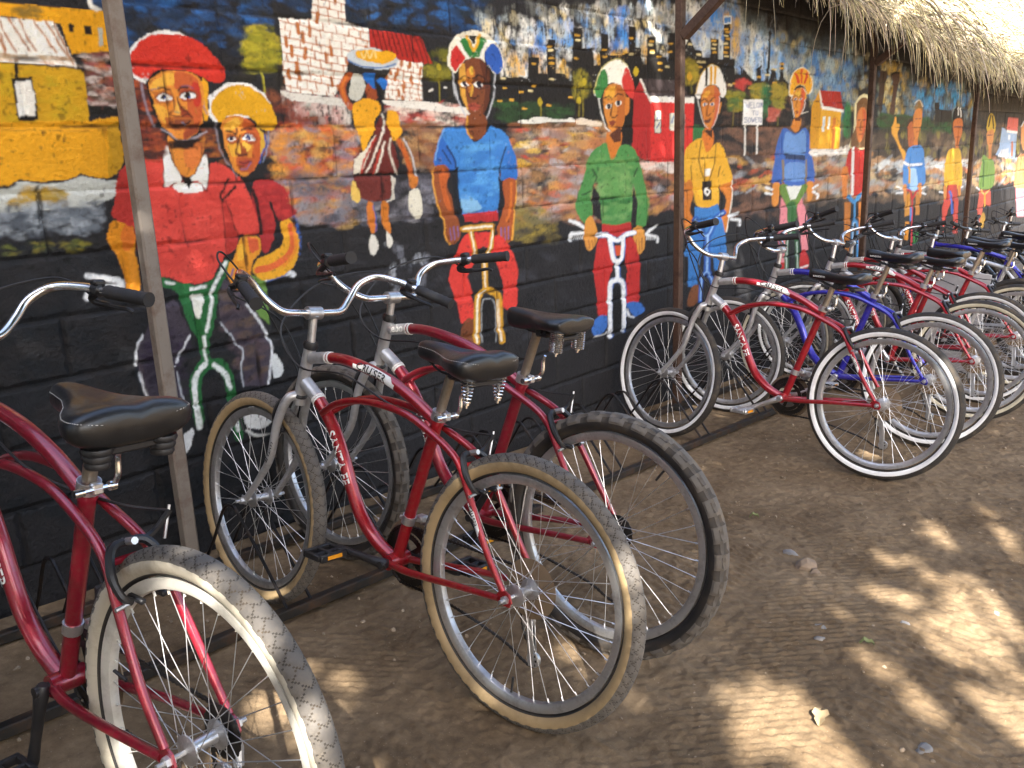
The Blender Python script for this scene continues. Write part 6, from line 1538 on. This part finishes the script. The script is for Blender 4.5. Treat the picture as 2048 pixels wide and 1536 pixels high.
bicycle('dark slate bicycle with flat handlebar before the far post', 8.1, -1.48, 1.62, -.1, -.3, .98, 'navy', 'dark', 'black', 'knob', 'alu', 'slim', None, .12, 0, flat=True, straight=True, crank=1.2)
bicycle('dark slate bicycle showing only its handlebar near the green painted rider', 8.75, -1.4, 1.54, -.05, .3, 1.0, 'navy', 'dark', 'black', 'knob', 'black', 'slim', None, .12, .02, flat=True, straight=True, crank=2.1, fork='black')
bicycle('black bicycle second from the far end, showing its handlebar', 9.4, -1.46, 1.6, -.1, -.2, .97, 'black', 'dark', 'black', 'knob', 'black', 'slim', None, .12, .03, flat=True, straight=True, crank=.6, fork='black')
bicycle('farthest black bicycle at the right edge', 10.15, -1.4, 1.56, -.05, .25, 1.02, 'black', 'dark', 'black', 'knob', 'black', 'slim', None, .12, .06, flat=True, straight=True, crank=.9, fork='black')

# grey notice board leaning among the far bicycles
m_board = material('grey notice board', (.42, .42, .44), .6, dirt='6a5a4a', dscale=8, damt=.4)
nb = empty('notice_board', (6.46, -1.02, gz(6.46))); mb = MB(); R_ = Matrix.Rotation(.12, 3, 'X'); mb.box((0, .02, .36), (.012, .42, .72), R=R_, bev=.003); ob('panel', mb.mesh('panel', m_board, False), nb)
V, Fc = text_tris('cus', .12); mb = MB(); mb.add([(-.0075, .13-tx, .50+ty+.0) for tx, ty in V], Fc); o = ob('lettering', mb.mesh('lettering', m_bkd, False), nb); o.matrix_local = R_.to_4x4() @ Matrix.Translation((0, 0, .0))
tag(nb, 'grey board with dark lettering standing between the far bicycles', 'board')
# ================================================================== shade tree standing behind the photographer
T0 = np.array([-1.4, -6.0, gz(-1.4)]); tr = np.random.default_rng(9)
tree = empty('shade_tree', tuple(T0)); tag(tree, 'tall leafy tree behind the viewer that dapples the yard', 'tree')
m_bark = material('bark', (.16, .12, .09), .9, bump=1, bscale=40, var=.3); m_leaf = material('tree leaf', (.07, .11, .03), .55, var=.4, dscale=3)
mb = MB(); mb.tube(cat_path([(0, 0, -.2), (.05, .04, .9), (-.04, .1, 1.9), (.05, .2, 3.0), (.1, .3, 3.9)], 5), np.linspace(.24, .13, 21), 14)
CX0, CX1, CY0, CY1, CZ0, CZ1 = -3.8, 9.6, -6.6, -1.7, 3.9, 5.2
for k in range(16):
    e = np.array([CX0+(CX1-CX0)*(k+.5)/16, tr.uniform(CY0+.4, CY1-.2), tr.uniform(4.2, 5.0)])-T0; a = np.array([.03, .15, 2.5+.09*k])
    mid = a*.5+e*.5+np.array([0, 0, .35])+tr.normal(0, .15, 3); p = cat_path([a, a*.8+e*.2+[0, 0, .25], mid, e], 5); mb.tube(p, np.linspace(.075, .016, len(p)), 7)
    for j in range(6):
        q = p[int(len(p)*.35)+j*2]; mb.tube(cat_path([q, q+tr.normal(0, .3, 3)+[0, 0, .1], q+tr.normal(0, .65, 3)], 4), np.linspace(.022, .006, 9), 5)
ob('trunk', mb.mesh('trunk', m_bark), tree)
n = 120000; P_ = np.stack([tr.uniform(CX0, CX1, n), tr.uniform(CY0, CY1, n), tr.uniform(CZ0, CZ1, n)], 1)
cl = np.stack([tr.uniform(CX0, CX1, 830), tr.uniform(CY0, CY1, 830), tr.uniform(CZ0, CZ1, 830)], 1)     # leaves gather in clumps
rim_ = np.where(cl[:, 0] > 3.7, -(.74+(cl[:, 2]-1.95)*.757), -1.7); cl = cl[cl[:, 1] < rim_]
dm = np.full(n, 9.)
for c in cl: dm = np.minimum(dm, np.linalg.norm((P_-c)*[1, 1, .8], axis=1))
P_ = P_[dm < .27+.10*tr.random(n)]
dr = np.stack([tr.uniform(-4.2, -2.2, 110), tr.uniform(-6, .6, 110), tr.uniform(.4, 4, 110)], 1)                  # leaf clumps added low on the left, unseen, to cut the side light
P_ = np.concatenate([P_, (dr[:, None, :]+tr.normal(0, 1, (110, 190, 3))*.30).reshape(-1, 3)])
# shafts cut through the leaves along the sun direction, shaped to place sun patches
GAPS = [(1.68, -1.93, 0, .12), (1.82, -1.93, 0, .082), (1.69, -2.06, 0, .096), (2.02, -2.29, 0, .12), (2.06, -2.16, 0, .086), (2.42, -2.12, 0, .097), (2.28, -2.29, 0, .085), (1.99, -2.37, 0, .083), (2.5, -1.96, 0, .101), (2.34, -1.88, 0, .05), (3.17, -1.97, 0, .112), (3.3, -2.07, 0, .104), (3.37, -1.95, 0, .107), (3.55, -2.0, 0, .07), (2.86, -1.8, 0, .06), (2.82, -1.91, 0, .06), (3.23, -1.84, 0, .05), (2.76, -2.16, 0, .126), (3.89, -1.99, 0, .08), (2.12, -2.03, 0, .06), (1.78, -2.26, 0, .08), (2.49, -2.21, 0, .082), (1.63, -2.02, 0, .07), (3.12, -2.16, 0, .07), (1.79, -2.11, 0, .06),
        (.58, -1.54, .60, .135), (.57, -1.71, .42, .10), (.60, -1.30, .92, .055), (.60, -1.08, .96, .03), (1.34, -1.80, .45, .04), (1.33, -1.81, .28, .03), (1.77, -1.54, .65, .035), (1.73, -1.72, .14, .035), (3.77, -1.40, .66, .045), (3.73, -1.72, .50, .05), (4.3, -1.72, .2, .06), (5.0, -1.75, .3, .06), (5.5, -1.7, .2, .07), (6.2, -1.7, .2, .07), (4.3, -2.1, 0, .09), (4.7, -2.2, 0, .1), (5.2, -2.0, 0, .09)]
keep = np.ones(len(P_), bool); sd_ = np.array(SUN_DIR)
for gx_, gy_, gz_, r_ in GAPS:
    q_ = P_-np.array([gx_, gy_, gz(gx_)+gz_]); t_ = q_ @ sd_; dist = np.linalg.norm(q_-t_[:, None]*sd_, axis=1); keep &= ~((dist < r_+.022+.03*tr.normal(size=len(P_))) & (t_ > 3))
P_ = P_[keep]
n = len(P_); a = tr.normal(size=(n, 3)); a[:, 2] *= .5; a /= np.linalg.norm(a, axis=1)[:, None]; b_ = np.cross(a, tr.normal(size=(n, 3))); b_ /= np.linalg.norm(b_, axis=1)[:, None]; s_ = tr.uniform(.06, .11, (n, 1))
V = np.stack([P_-a*s_, P_+b_*s_*.45, P_+a*s_, P_-b_*s_*.45], 1).reshape(-1, 3)-T0; Fq = np.arange(n*4).reshape(-1, 4)
tag(ob('crown', np_mesh('crown', V, Fq, None, m_leaf, False), tree), kind='stuff')
